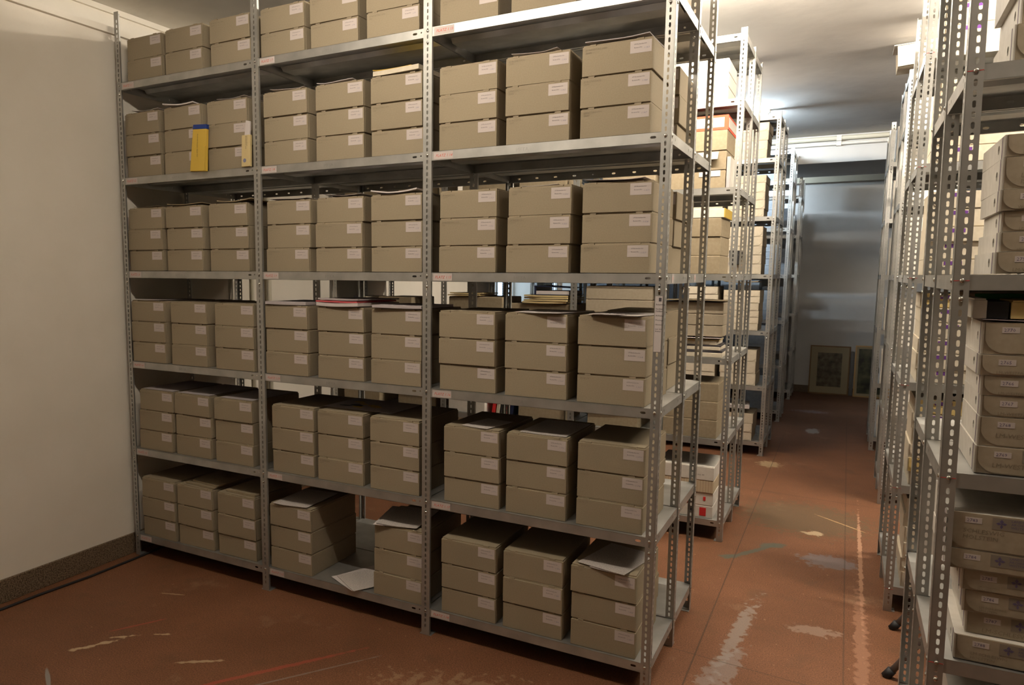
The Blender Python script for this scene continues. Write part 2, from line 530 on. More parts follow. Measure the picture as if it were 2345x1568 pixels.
struct('baseboard_left', MB().box(XL, XL + 0.014, YF, YB, 0.0, 0.122).mesh('baseboard_left', 'skirting', bevel=0.003))
struct('baseboard_back', block('baseboard_back', 'skirting', XL, XR, YB - 0.014, YB, 0.0, 0.10))
for i, (a, b) in enumerate(WIN):
    w = struct('window_%d' % (i + 1), block('window_reveal', 'wall', XL - 0.34, XL - 0.30, a, b, WZ0, WZ1))
    M['pane'] = M.get('pane') or emitter('frosted_daylight_glass', (0.62, 0.80, 1.0), WINDOW)
    mid = (a + b) / 2
    for y0, y1 in ((a + 0.05, mid - 0.025), (mid + 0.025, b - 0.05)):
        part('pane', block('pane', 'pane', XL - 0.27, XL - 0.26, y0, y1, WZ0 + 0.05, WZ1 - 0.05), w)
    fr = MB()
    for y0, y1 in ((a, a + 0.05), (mid - 0.025, mid + 0.025), (b - 0.05, b)):
        fr.box(XL - 0.28, XL - 0.23, y0, y1, WZ0, WZ1)
    fr.box(XL - 0.28, XL - 0.23, a, b, WZ0, WZ0 + 0.05)
    fr.box(XL - 0.28, XL - 0.23, a, b, WZ1 - 0.05, WZ1)
    part('window_frame', fr.mesh('window_frame', 'white_board'), w)

# pipes along the beam
for i, (dy, z, r, lab) in enumerate(((0.05, 3.255, 0.026, 'thick cream pipe along the top of the beam, just under the ceiling'),
                                     (0.035, 3.195, 0.018, 'thin white pipe along the beam, below the thick cream pipe'))):
    t = thing('beam_pipe', lab, 'pipe', (0, 7.08 - dy, z))
    part('pipe_run', MB().tube([(0.0, 0, 0), (XR - 0.05, 0, 0)], r, 12).mesh('pipe_run', 'pipe' if i == 0 else 'white_board', True), t)
    for x in (1.2, 2.3, 3.43, 4.6, 5.8):
        part('pipe_bracket', block('pipe_bracket', 'white_board', x - 0.025, x + 0.025, -r - 0.006, dy, -r - 0.008, r + 0.006), t)
for i, (y, r) in enumerate(((1.07, 0.012), (1.155, 0.020), (1.23, 0.020))):
    solo('wall_pipe', MB().tube([(0, 0, 0.01), (0, 0, 3.0)], r, 12).mesh('wall_pipe', 'tube' if i == 1 else 'pipe', True),
         ['thin cream upright pipe on the wall behind the front rack', 'grey upright pipe between two cream pipes behind the front rack',
          'thicker cream upright pipe on the wall behind the front rack'][i], 'pipe', (XL + r + 0.005, y, 0))
# black cable along the skirting
pts = [(0.0, YF + 0.1, 0.007)] + [(0.012 * math.sin(k * 1.7) + 0.004 * k, -2.6 + k * 0.28, 0.007) for k in range(11)] + [(0.02, 1.6, 0.007)]
solo('floor_cable', MB().tube([(p[0] + 0.008, p[1], p[2]) for p in pts], 0.007, 8).mesh('floor_cable', 'black', True),
     'black cable lying on the floor along the speckled skirting', 'cable')

# ------------------------------------------------------------------ lamps
def lamp(x, y, length, strength, label, z=3.17, top=ZC, colour=WARM):
    t = thing('ceiling_lamp', label, 'lamp', (x, y, z))
    h = length / 2
    part('lamp_housing', block('lamp_housing', 'lamp_body', -h - 0.05, h + 0.05, -0.035, 0.035, 0.055, top - z, bevel=0.004), t)
    for s in (-1, 1):
        part('tube_holder', block('tube_holder', 'lamp_body', s * (h + 0.02) - 0.012, s * (h + 0.02) + 0.012, -0.018, 0.018, -0.02, 0.056), t)
    key = 'tube%g_%g' % (strength, colour[2])
    M[key] = M.get(key) or emitter('fluorescent_tube', colour, strength)
    part('lamp_tube', MB().tube([(-h, 0, 0), (h, 0, 0)], 0.014, 10).mesh('lamp_tube', key, True), t)
lamp(2.95, 1.35, 1.2, LAMP_AISLE, 'fluorescent lamp over the gap behind the front rack', 3.20)
lamp(2.05, -1.25, 1.2, LAMP_FRONT, 'fluorescent lamp in front of the large rack')
lamp(4.6, -1.0, 1.2, LAMP_FRONT_FILL, 'added fill lamp in front of the nearest right-hand rack')  # made-up lamp, added to brighten the right rack fronts and box sides
lamp(4.9, 0.86, 1.2, LAMP_RIGHT, 'fluorescent lamp over the gap behind the near right-hand rack')
lamp(4.9, 2.85, 1.2, LAMP_RIGHT_B, 'fluorescent lamp over the gap before the third right-hand rack')
lamp(1.9, 3.4, 1.2, LAMP_FAR, 'fluorescent lamp over the gap between the second and third racks')
lamp(2.2, 5.3, 1.2, LAMP_COOL, 'cool white fluorescent lamp between the third and fourth racks', 3.215, colour=COOL)
lamp(1.75, 8.6, 0.6, LAMP_BEAM, 'cool white fluorescent lamp above the fifth rack, behind the beam', 3.12, colour=COOL)
#END_SETTING

# ------------------------------------------------------------------ racks
PITCH = 0.0262
LV = [2.729, 2.2107, 1.6888, 1.1695, 0.6549, 0.1322]      # shelf tops, from the top down
TOPZ = 3.10
_post = {}
def post_mesh(kind, H, fx=1, fy=1):
    """Perforated upright; origin at its outer corner (corner) or the middle of its face (face)."""
    k = (kind, H, fx, fy)
    if k in _post:
        return _post[k]
    n = int((H - 0.05) / PITCH)
    m = MB()
    t = 0.0018
    if kind == 'corner':
        wd = 0.036
        sl = [(0.045 + i * PITCH, 0.020, 0.009, 0.004) for i in range(n)]
        m.plate(H, wd, sl, t, lambda u, v, w: (fx * v, fy * (t - w), u))
        m.plate(H, wd, sl, t, lambda u, v, w: (fx * (t - w), fy * v, u))
        m.box(min(0, fx * 0.05), max(0, fx * 0.05), min(0, fy * 0.05), max(0, fy * 0.05), 0, 0.003)
    else:
        wd = 0.0425
        sl = [(0.045 + i * PITCH, wd / 2, 0.009, 0.004) for i in range(n)]
        m.plate(H, wd, sl, t, lambda u, v, w: (v - wd / 2, fy * (t - w), u))
        m.box(-wd / 2, -wd / 2 + t, min(fy * t, fy * 0.012), max(fy * t, fy * 0.012), 0, H)
        m.box(wd / 2 - t, wd / 2, min(fy * t, fy * 0.012), max(fy * t, fy * 0.012), 0, H)
        m.box(-0.001, 0.001, min(fy * t, fy * 0.036), max(fy * t, fy * 0.036), 0, H)
        m.box(-0.03, 0.03, min(fy * 0.0, fy * 0.05), max(0, fy * 0.05), 0, 0.003)
    _post[k] = m.mesh('rack_post', 'steel')
    return _post[k]

_shelf = {}
def shelf_mesh(w, d):
    k = (round(w, 3), round(d, 3))
    if k in _shelf:
        return _shelf[k]
    m = MB()
    t, h = 0.001, 0.040
    m.box(0, w, 0, d, -t, 0)
    fs = [(0.030, 0.024, 0.0035, 0.0035), (w - 0.062, 0.022, 0.011, 0.0045), (w - 0.030, 0.024, 0.0035, 0.0035)]
    m.plate(w, h, fs, t, lambda u, v, ww: (u, t - ww, v - h))
    bs = [(0.05 + i * (w - 0.1) / 9, 0.020, 0.009, 0.004) for i in range(10)]
    m.plate(w, h, bs, t, lambda u, v, ww: (u, d - t + ww, v - h))
    ss = [(0.05, 0.022, 0.003, 0.003), (0.09, 0.022, 0.003, 0.006), (d - 0.09, 0.022, 0.003, 0.006), (d - 0.05, 0.022, 0.003, 0.003)]
    m.plate(d, h, ss, t, lambda u, v, ww: (t - ww, u, v - h))
    m.plate(d, h, ss, t, lambda u, v, ww: (w - t + ww, u, v - h))
    m.box(0, w, 0, 0.014, -h, -h + t)
    m.box(0, w, d - 0.014, d, -h, -h + t)
    _shelf[k] = m.mesh('shelf_board', 'steel')
    return _shelf[k]
_stiff = {}
def stiff_mesh(w, d):
    k = (round(w, 3), round(d, 3))
    if k not in _stiff:
        m = MB()
        m.extrude([(d * .36, -0.002), (d * .40, -0.022), (d * .60, -0.022), (d * .64, -0.002)], lambda a, b, hh: (hh, a, b), 0.02, w - 0.02)
        _stiff[k] = m.mesh('shelf_stiffener', 'steel')
    return _stiff[k]
def bolt_mesh():
    m = MB()
    n = 10
    ring = lambda r, h: [(r * math.cos(2 * PI * i / n), -h, r * math.sin(2 * PI * i / n)) for i in range(n)]
    rr = [ring(0.0065, 0), ring(0.0062, 0.0016), ring(0.0042, 0.0034), ring(0.0018, 0.0040)]
    for A, B in zip(rr, rr[1:]):
        for i in range(n):
            m.face([A[i], A[(i + 1) % n], B[(i + 1) % n], B[i]])
    m.face(rr[0])
    m.face(rr[-1])
    return m.mesh('bolt_head', 'bolt', True)
BOLT = bolt_mesh()
RED_MARK = block('paint_line', 'red', -0.017, 0.017, -0.0004, 0.0002, -0.0008, 0.0008)
CARD = block('place_card', 'card', 0, 0.095, -0.0006, 0, -0.0155, 0.0155)
SMALL_CARD = block('place_card', 'card', -0.018, 0.018, -0.0006, 0, -0.016, 0.016)
META = text_mesh('META', 0.022, 'steel', 0, 0.0005, 'CENTER')

def rack(label, x0, y0, widths, depths, levels, H, end, group=None, cards=None, bolts=(), marks=False, place=None):
    """widths: bay spacing; depths: one entry per row of shelves; end: which end shows ('R' or 'L'); bolts: post rows with bolt heads."""
    t = thing('shelving_rack', label, 'shelving', (x0, y0, 0), 0, group)
    cx = [0.0]
    for w in widths:
        cx.append(cx[-1] + w)
    rows = [0.0]
    for d in depths:
        rows.append(rows[-1] + d)
    posts = {}
    for ri, y in enumerate(rows):
        last = ri == len(rows) - 1
        fy = -1 if last else 1
        yy = y - 0.0025 if ri == 0 else (y + 0.0025 if last else y)
        for ci, x in enumerate(cx):
            if ci in (0, len(cx) - 1):
                fx = 1 if ci == 0 else -1
                posts[ri, ci] = part('rack_post', post_mesh('corner', H, fx, fy), t, (x - 0.018 * fx, yy, 0))
            else:
                posts[ri, ci] = part('rack_post', post_mesh('face', H, 1, fy), t, (x, yy, 0))
    k = 0
    for li, z in enumerate(levels):
        for ri, d in enumerate(depths):
            for bi in range(len(widths)):
                xa = cx[bi] + (0.003 if bi else -0.0145)
                xb = cx[bi + 1] - (0.003 if bi < len(widths) - 1 else -0.0145)
                ya = rows[ri] + (0.0 if ri == 0 else 0.004)
                yb = rows[ri + 1] - (0.004 if ri < len(depths) - 1 else 0.0)
                s = part('shelf_board', shelf_mesh(xb - xa, yb - ya), t, (xa, ya, z))
                part('shelf_stiffener', stiff_mesh(xb - xa, yb - ya), s)
                if ri == 0 and cards:
                    part('embossed_mark', META, s, (0.44, -0.0001, -0.029), (PI / 2, 0, 0))
                    c = cards(bi, li)
                    if c:
                        cxo = 0.016 if bi else 0.028
                        part('place_card', CARD, s, (cxo + 0.012, -0.0003, -0.0205), (0, 0.01 * random.uniform(-1, 1), 0), label='white card with red handwriting')
                        part('card_lettering', text_mesh(c, 0.0165, 'red_ink', 0.25), s, (cxo + 0.022, -0.0012, -0.026), (PI / 2, 0, 0))
    if cards:
        for row in (0, 1):
            e = len(cx) - 1
            part('place_card', SMALL_CARD, t, (cx[e] + 0.0150, rows[row] + (0.15 if row == 0 else 0.17), LV[2] - 0.020), (0, 0, PI / 2), label='small white card with red handwriting')
            part('card_lettering', text_mesh('PL', 0.014, 'red_ink', 0.25), t, (cx[e] + 0.0162, rows[row] + (0.14 if row == 0 else 0.16), LV[2] - 0.024), (PI / 2, 0, PI / 2))
    e = len(cx) - 1 if end == 'R' else 0
    for (ri, ci), p in posts.items():
        if ri not in bolts:
            continue
        corner = ci in (0, len(cx) - 1)
        for li, z in enumerate(levels):
            if z > 3.05:
                continue
            zs = [z - 0.0147] + ([z - 0.062] if li in (0, 2, 4) else [])
            for zz in zs:
                if ri < len(rows) - 1:
                    fx = (1 if ci == 0 else -1) if corner else 0
                    part('bolt_head', BOLT, p, (fx * 0.020, 0, zz))
                if ci == e:
                    fy = -1 if ri == len(rows) - 1 else 1
                    part('bolt_head', BOLT, p, (0, fy * 0.020, zz), (0, 0, PI / 2 if end == 'R' else -PI / 2))
            if marks and ci == e and ri == 0:
                part('paint_line', RED_MARK, p, ((1 if e == 0 else -1) * 0.0185, -0.0001, z - 0.0147), label='red paint line')
    return t

def card_text(bi, li):
    return 'PLATZ 1.%d' % (bi * 6 + li + 1)
FR = rack('long galvanized steel rack filled with beige boxes, against the cream wall', 0.0, 0.0, [1.004, 0.981, 1.015], [0.457, 0.446], LV, 3.11, 'R',
     'double steel racks left of the gangway', card_text, (0, 1, 2))
rack('second double steel rack from the front, holding a red-rimmed box', 0.0, 1.976, [1.0, 1.0, 1.0], [0.434, 0.43], [TOPZ] + LV, 3.13, 'R', 'double steel racks left of the gangway', None, (0, 1))
rack('third double steel rack, with cream curved-flap boxes at its end', 0.0, 4.519, [1.0, 1.0, 1.0], [0.43, 0.42], [TOPZ] + LV, 3.13, 'R', 'double steel racks left of the gangway', None, (0,))
rack('fourth double steel rack, bluish in the daylight, before the ceiling beam', 0.0, 6.385, [1.0, 1.0, 1.0], [0.33, 0.31], [3.06] + LV, 3.09, 'R', 'double steel racks left of the gangway', None, (0,))
rack('fifth and last steel rack before the back wall, left of the framed pictures', 0.0, 8.148, [1.0, 1.0, 1.0], [0.36, 0.36], LV, 2.965, 'R', 'double steel racks left of the gangway')
NR = rack('nearest right-hand steel rack, with white number boxes 2747 to 2788', 3.898, -0.53, [1.0, 1.0], [0.447, 0.435], LV, 3.12, 'L', 'double steel racks right of the gangway', None, (0, 1, 2), True)
rack('second right-hand steel rack, its boxes with violet labels, behind the grey step stool', 3.890, 1.373, [1.0, 1.0], [0.463, 0.433], LV, 3.12, 'L', 'double steel racks right of the gangway', None, (0, 1), True)
rack('third right-hand steel rack, with an open box on its top', 3.923, 3.40, [1.0, 1.0], [0.43, 0.43], [TOPZ - 0.01] + LV, 3.11, 'L', 'double steel racks right of the gangway', None, (0,))
rack('farthest right-hand steel rack, nearest the back wall', 3.903, 5.32, [1.0, 1.0], [0.43, 0.43], LV, 3.09, 'L', 'double steel racks right of the gangway')
TILT, TX = -0.015, 3.88
def lean(x, y, z):
    c, s = math.cos(TILT), math.sin(TILT)
    return ((x - TX) * c + z * s + TX, y, -(x - TX) * s + z * c)
NR.rotation_euler = (0, TILT, 0)
NR.location = lean(3.898, -0.53, 0)

# ------------------------------------------------------------------ beige archive boxes
BW, BD, BH = 0.272, 0.388, 0.1167
def archive_prototype():
    h = BW / 2
    body = MB().box(-h, h, 0.0125, BD, 0, 0.1100).mesh('box_body', 'board', bevel=0.0012)
    front = MB().box(-h, h, 0, 0.0115, 0.0, 0.1103).mesh('front_panel', 'board_edge', bevel=0.001)
    o = [(-h + .003, .006), (-h + .030, .006), (-h + .030, .0), (-h + .054, .0), (-h + .054, .006), (h - .062, .006), (h - .062, .0), (h - .036, .0), (h - .036, .006), (h - .003, .006),
         (h - .003, BD - .004), (-h + .003, BD - .004)]
    lid = MB().extrude(o, lambda a, b, z: (a, b, z), 0.1104, 0.1166).mesh('box_lid', 'board')
    card = block('label_card', 'card', h - 0.086, h - 0.006, -0.0007, -0.0001, 0.062, 0.106)
    return body, front, lid, card
A_BODY, A_FRONT, A_LID, A_CARD = archive_prototype()
PRINT = text_mesh('LM Bestandsarchiv\n\nBestand-Nr.:', 0.0062, 'ink')
ORD = ['top', 'second', 'third', 'fourth', 'fifth', 'bottom']
BAY = ['left', 'middle', 'right']
NOTES = ['BUNDESTAG\n1977', 'LANDTAG 1990\nWahl', 'EUROPAWAHL\n1979', 'BUNDESTAG 1983\nBriefe', 'LANDTAG 1995', 'BUNDESTAG 1972\nAllg.']
def archive_box(x, y, z, rz, label, group, number=None, note=None):
    t = thing('archive_box', label, 'box', (x, y, z), rz, group)
    part('box_body', A_BODY, t)
    part('front_panel', A_FRONT, t)
    part('box_lid', A_LID, t)
    part('label_card', A_CARD, t, label='white label card')
    h = BW / 2
    part('label_print', PRINT, t, (h - 0.071, -0.0011, 0.092), (PI / 2, 0, 0))
    if number:
        part('handwritten_number', text_mesh(number, 0.0085, 'blue_ink', 0.3), t, (h - 0.035, -0.0011, 0.0755), (PI / 2, 0, 0))
    if note:
        part('pencil_note', text_mesh(note, 0.0105, 'pencil', 0.25), t, (-h + 0.012, -0.0006, 0.094), (PI / 2, 0, 0))
    return t
ROWS = {0: [(.185, .4915, .822), (1.1595, 1.467, 1.791), (2.169, 2.496, 2.812)],
        1: [(.1525, .468, .7855), (1.177, 1.500, 1.813), (2.172, 2.481, 2.800)],
        2: [(.1445, .4585, .780), (1.1795, 1.4935, 1.811), (2.172, 2.498, 2.817)],
        3: [(.156, .475, .8175), (1.168, 1.501, 1.815), (2.1835, 2.501, 2.8205)],
        4: [(.1865, .4725, .7815), (1.188, 1.487, 1.8045), (2.205, 2.508, 2.8255)],
        5: [(.1815, .476, .790), (1.171, None, 1.8265), (2.1975, 2.5055, 2.8175)]}
YF0 = {0: 0.022, 1: 0.018, 2: 0.016, 3: 0.006, 4: 0.018, 5: 0.012}
HTS = {2: ['bottom', 'upper'], 3: ['bottom', 'middle', 'top']}
SHELF_W = ['top shelf', 'second shelf', 'third shelf', 'fourth shelf', 'fifth shelf', 'bottom shelf']
TOPOF = {}
for li in range(6):
    for bi in range(3):
        for si, x in enumerate(ROWS[li][bi]):
            if x is None:
                continue
            n = 2 if li == 0 else 3
            for k in range(n):
                dx = random.uniform(-.003, .003)
                if (li, bi) == (4, 0) and si == 0:
                    dx = -0.012 + 0.012 * (2 - k) * -0.6 + 0.012
                yy = YF0[li] + random.uniform(-.004, .005)
                num = '1.%d.%d' % (bi * 6 + li + 1, si * 3 + k + 1)
                if bi == 2 and li >= 3:
                    note = 'BOX %d' % (3 + li * 3 + si + k)
                else:
                    note = NOTES[(li * 5 + bi * 3 + si + k) % 6]
                archive_box(x + dx, yy, LV[li] + 0.001 + k * (BH + 0.0006), math.radians(random.uniform(-.7, .7)),
                            'beige archive box, %s of the %s stack, %s, %s bay, front rack' % (HTS[n][k], BAY[si], SHELF_W[li], BAY[bi]),
                            'beige archive boxes on the front rack', num, note)
            TOPOF[li, bi, si] = (x, YF0[li], LV[li] + 0.001 + n * (BH + 0.0006) + 0.0006)
# back row of the front rack: only its gangway end is filled
for li, n in ((0, 2), (1, 3), (2, 3), (3, 3)):
    for k in range(n):
        archive_box(2.805 + random.uniform(-.012, .012), 0.475 + random.uniform(-.004, .01), LV[li] + 0.001 + k * (BH + 0.0006), math.radians(random.uniform(-1, 1)),
                    'beige archive box at gangway end of the front rack back row, %s, %s' % (SHELF_W[li], HTS[n][k]), 'beige boxes in the back row of the front rack')

# ------------------------------------------------------------------ papers, folders, booklets
_sheet = {}
def sheet_mesh(w, d, th, curl, mat, seed=0):
    k = (w, d, th, curl, mat, seed)
    if k in _sheet:
        return _sheet[k]
    rnd = random.Random(seed)
    a, b, c = rnd.uniform(0, 6), rnd.uniform(0, 6), rnd.uniform(.3, 1)
    nx, ny = 8, 8
    def z(i, j):
        u, v = i / nx, j / ny
        lift = curl * (c * (2 * u - 1) ** 2 * (1 - v) + 0.5 * abs(math.sin(a + 2.2 * u + 1.5 * v)) * (1 - v) ** 1.5 + 0.25 * abs(math.sin(b + 3 * u)))
        return max(lift, 0.0)
    m = MB()
    P = lambda i, j, h: (-w / 2 + w * i / nx, d * j / ny, z(i, j) + h)
    for i in range(nx):
        for j in range(ny):
            m.face([P(i, j, th), P(i + 1, j, th), P(i + 1, j + 1, th), P(i, j + 1, th)])
            m.face([P(i, j + 1, 0), P(i + 1, j + 1, 0), P(i + 1, j, 0), P(i, j, 0)])
    for i in range(nx):
        m.face([P(i, 0, 0), P(i + 1, 0, 0), P(i + 1, 0, th), P(i, 0, th)])
        m.face([P(i + 1, ny, 0), P(i, ny, 0), P(i, ny, th), P(i + 1, ny, th)])
    for j in range(ny):
        m.face([P(0, j + 1, 0), P(0, j, 0), P(0, j, th), P(0, j + 1, th)])
        m.face([P(nx, j, 0), P(nx, j + 1, 0), P(nx, j + 1, th), P(nx, j, th)])
    _sheet[k] = m.mesh('paper_sheet', mat)
    return _sheet[k]
def where(li, bi, si):
    return '%s stack, %s bay, %s' % (BAY[si], BAY[bi], SHELF_W[li])
SEED = [0]
def paper(li, bi, si, what, mat='paper', w=0.20, d=0.28, th=0.0012, curl=0.006, dx=0.0, dy=0.0, rz=0.0, dz=0.0, name='paper_sheet', cat='paper'):
    x, y, z = TOPOF[li, bi, si]
    SEED[0] += 1
    return solo(name, sheet_mesh(w, d, th, curl, mat, SEED[0]), '%s on the %s' % (what, where(li, bi, si)), cat, (x + dx, y + dy, z + dz), (0, 0, math.radians(rz)),
                'loose papers on the archive boxes')
paper(0, 0, 0, 'white paper', dx=-.02, dy=.06)
paper(0, 0, 1, 'white paper', dx=.0, dy=.03, rz=4)
paper(0, 0, 2, 'white paper', dx=.02, dy=.03, rz=-4)
paper(0, 1, 0, 'small buff paper', 'buff', dx=.03, dy=.05)
paper(1, 0, 0, 'crumpled white paper', curl=.012, dx=.0, dy=.02, rz=3)
paper(1, 0, 1, 'thick sheaf of white papers', th=.006, curl=.008, dx=-.02, dy=-.012, rz=8)
paper(1, 0, 2, 'white paper', dx=.02, dy=.01, rz=-2)
paper(1, 1, 0, 'curled white paper', curl=.014, dx=.0, dy=.01, rz=5)
paper(1, 1, 1, 'sheaf of lilac papers', 'lilac', th=.003, curl=.010, dx=-.03, dy=.004, rz=3)
paper(1, 1, 2, 'thick bundle of buff folders', 'cream', w=.25, d=.32, th=.020, curl=.003, dx=.0, dy=-.008, rz=-4, name='folder_bundle', cat='folders')
paper(1, 1, 2, 'yellow folder atop the buff bundle', 'yellow', w=.20, d=.28, th=.002, curl=.006, dx=-.03, dy=.01, rz=2, dz=.0235, name='folder', cat='folder')
paper(1, 2, 0, 'small lilac paper', 'lilac', w=.15, dx=.02, dy=.05)
paper(1, 2, 1, 'curled white paper', dx=-.02, dy=.006, rz=-3, curl=.008)
paper(1, 2, 2, 'wide lilac folder', 'lilac', w=.25, d=.33, th=.003, curl=.008, dx=.0, dy=-.006, rz=-3, name='folder', cat='folder')
paper(2, 0, 0, 'brown folder sheet', 'kraft', dx=-.01, dy=.02)
paper(2, 0, 1, 'brown folder', 'kraft', w=.25, d=.33, th=.003, curl=.008, dx=.01, dy=-.005, rz=3, name='folder', cat='folder')
paper(2, 0, 2, 'brown folder', 'kraft', w=.25, d=.33, th=.004, curl=.010, dx=.04, dy=.004, rz=-3, name='folder', cat='folder')
paper(2, 1, 0, 'pale pink paper', 'lilac', w=.24, dx=.0, dy=.004)
paper(2, 1, 1, 'curled pale paper', 'lilac', w=.22, curl=.012, dx=.01, dy=.01)
paper(2, 1, 2, 'sheaf of white papers', th=.006, curl=.010, w=.24, dx=-.01, dy=-.004, rz=2)
paper(2, 2, 2, 'long pinkish paper', 'lilac', w=.24, d=.32, th=.0015, curl=.008, dx=-.01, dy=-.006, rz=-3)
paper(2, 2, 1, 'narrow white paper', w=.16, d=.25, dx=-.01, dy=.03)
paper(3, 0, 0, 'white paper', w=.24, dx=.0, dy=.0, curl=.003)
paper(3, 1, 0, 'thick lilac folder of papers', 'lilac', w=.25, d=.33, th=.014, curl=.003, dx=.0, dy=-.005, rz=3, name='folder', cat='folder')
paper(3, 1, 1, 'sheaf of white papers under the pink folder', th=.016, curl=.003, w=.255, d=.34, dx=-.01, dy=-.012, rz=-3)
paper(3, 1, 1, 'pink folder under a lilac one', 'pink', w=.25, d=.33, th=.007, curl=.002, dx=-.015, dy=-.010, rz=-2, dz=.0195, name='folder', cat='folder')
paper(3, 1, 1, 'lilac folder over the pink one', 'lilac', w=.25, d=.33, th=.006, curl=.003, dx=-.01, dy=-.004, rz=-4, dz=.029, name='folder', cat='folder')
paper(3, 1, 2, 'sheaf of lilac papers', 'lilac', th=.012, curl=.003, w=.26, d=.33, dx=.01, dy=-.008, rz=2)
paper(3, 2, 1, 'white paper', w=.21, d=.297, curl=.003, dx=.005, dy=-.008, rz=-12)
paper(3, 2, 2, 'white printed paper', 'sheet', w=.21, d=.297, curl=.003, dx=.0, dy=-.016, rz=-8)
paper(3, 2, 2, 'folded white slip', w=.12, d=.10, curl=.002, dx=-.03, dy=-.030, rz=-10, dz=.0045)
paper(4, 0, 0, 'grey sheet', 'lilac', w=.25, d=.36, curl=.001, dx=.0, dy=.01)
paper(4, 0, 1, 'grey sheet', 'lilac', w=.24, d=.36, curl=.001, dx=.0, dy=.01)
paper(4, 0, 2, 'lilac sheet', 'lilac', w=.23, d=.32, curl=.001, dx=.01, dy=.012)
paper(4, 2, 0, 'handwritten sheet', 'sheet', w=.14, d=.21, curl=.002, dx=.01, dy=.006, rz=-9)
paper(4, 2, 1, 'large handwritten sheet', 'sheet', w=.21, d=.32, curl=.0015, dx=.02, dy=.022, rz=-1)
paper(5, 0, 1, 'lower brown folder', 'kraft', w=.23, d=.32, th=.008, curl=.001, dx=.02, dy=.02, rz=-3, name='folder', cat='folder')
paper(5, 0, 1, 'upper brown folder', 'kraft', w=.21, d=.30, th=.008, curl=.001, dx=.04, dy=.04, rz=-5, dz=.010, name='folder', cat='folder')
paper(5, 0, 2, 'brown folder', 'kraft', w=.22, d=.32, th=.012, curl=.001, dx=.015, dy=.02, rz=-2, name='folder', cat='folder')
paper(5, 1, 0, 'curled handwritten sheets', 'sheet', w=.21, d=.297, th=.002, curl=.006, dx=.0, dy=-.008, rz=4)
paper(5, 1, 2, 'upper handwritten sheet', 'sheet', w=.21, d=.297, curl=.004, dx=-.01, dy=-.003, rz=8, dz=.0045)
paper(5, 1, 2, 'lower white sheet', w=.21, d=.297, curl=.002, dx=-.025, dy=.0, rz=14)
paper(5, 2, 2, 'handwritten sheet hanging over the edge', 'sheet', w=.21, d=.297, curl=.004, dx=-.012, dy=-.012, rz=-12, dz=.003)
paper(5, 2, 2, 'white slip under the handwritten sheet', w=.12, d=.2, curl=.001, dx=.0, dy=-.014, rz=-8)
x4, y4, z4 = TOPOF[4, 1, 1]
cs = thing('colour_chart', 'white sheet with yellow blots across two stacks, middle bay, fifth shelf', 'paper', (1.53, 0.10, z4 + 0.002), math.radians(-1))
part('chart_sheet', block('chart_sheet', 'lilac', -.205, .205, 0, .285, 0, .001), cs)
rb = random.Random(3)
for i in range(9):
    bx, by, s = rb.uniform(-.13, .15), rb.uniform(.06, .22), rb.uniform(.012, .03)
    o = [(bx + s * 1.6 * math.cos(a) * rb.uniform(.7, 1.2), by + s * .8 * math.sin(a) * rb.uniform(.7, 1.2)) for a in [2 * PI * q / 9 for q in range(9)]]
    part('printed_blot', MB().extrude(o, lambda a, b, h: (a, b, h), .001, .0014).mesh('printed_blot', 'yellow' if i < 6 else 'navy'), cs, label='yellow print' if i < 6 else 'dark print')
for i, (dx, dy, rz) in enumerate(((0, 0, -24), (.018, .006, -31))):
    solo('paper_sheet', sheet_mesh(.21, .297, .0012, .002, 'sheet' if i else 'paper', 90 + i), '%s sheet on the bare middle of the bottom shelf, middle bay' % ['lower white', 'upper handwritten'][i],
         'paper', (1.492 + dx, 0.012 + dy, LV[5] + 0.0012 + i * 0.0036), (0, 0, math.radians(rz)), 'loose papers on the archive boxes')

# two booklets leaning in front of the boxes, second shelf, left bay
def booklet(label, x, z, wdt, hgt, thick, cover, band, lean_deg, yaw):
    t = thing('booklet_holder', label, 'holder', (x, -0.004, z), math.radians(yaw))
    t.rotation_euler = (math.radians(-lean_deg), math.radians(3), math.radians(yaw))
    part('holder_body', MB().extrude([(0, 0), (wdt, 0), (wdt * .96, hgt), (wdt * .10, hgt)], lambda a, b, h: (a, -h, b), 0, thick).mesh('holder_body', cover, bevel=.0015), t)
    return t
b1 = booklet('yellow upright holder with a blue top band, leaning on the left bay boxes', 0.556, LV[1] + 0.001, 0.112, 0.215, 0.018, 'yellow', True, 2, 0)
part('blue_band', MB().extrude([(.010, .2155), (.109, .2155), (.107, .238), (.013, .238)], lambda a, b, h: (a, -h, b), 0, .018).mesh('blue_band', 'blue'), b1, label='dark blue band')
part('front_pocket', MB().box(.068, .113, -.030, -.0185, -.001, .125).mesh('front_pocket', 'yellow', bevel=.001), b1)
part('printed_lines', text_mesh('Archiv der Parteien  Stand 1997', .009, 'ink'), b1, (.046, -.0188, .19), (PI / 2, PI / 2, 0))
b2 = thing('magazine_file', 'narrow cream file with a white insert, leaning on the right stack', 'file', (0.917, -0.004, LV[1] + 0.001))
b2.rotation_euler = (math.radians(-2), math.radians(0.5), 0)
part('file_body', MB().box(0, .056, -.016, 0, 0, .155).mesh('file_body', 'buff', bevel=.0015), b2)
part('white_insert', MB().extrude([(.014, .1555), (.048, .1555), (.050, .222), (.022, .228)], lambda a, b, h: (a, -h, b), .002, .010).mesh('white_insert', 'paper'), b2, label='white insert')
part('printed_lines', text_mesh('Landesverband\nRheinland e.V. 1997', .008, 'ink'), b2, (.034, -.0166, .15), (PI / 2, PI / 2, 0))
part('round_stamp', MB().tube([(.022, -.0168, .03), (.022, -.0162, .03)], .010, 16).mesh('round_stamp', 'blue_ink'), b2)

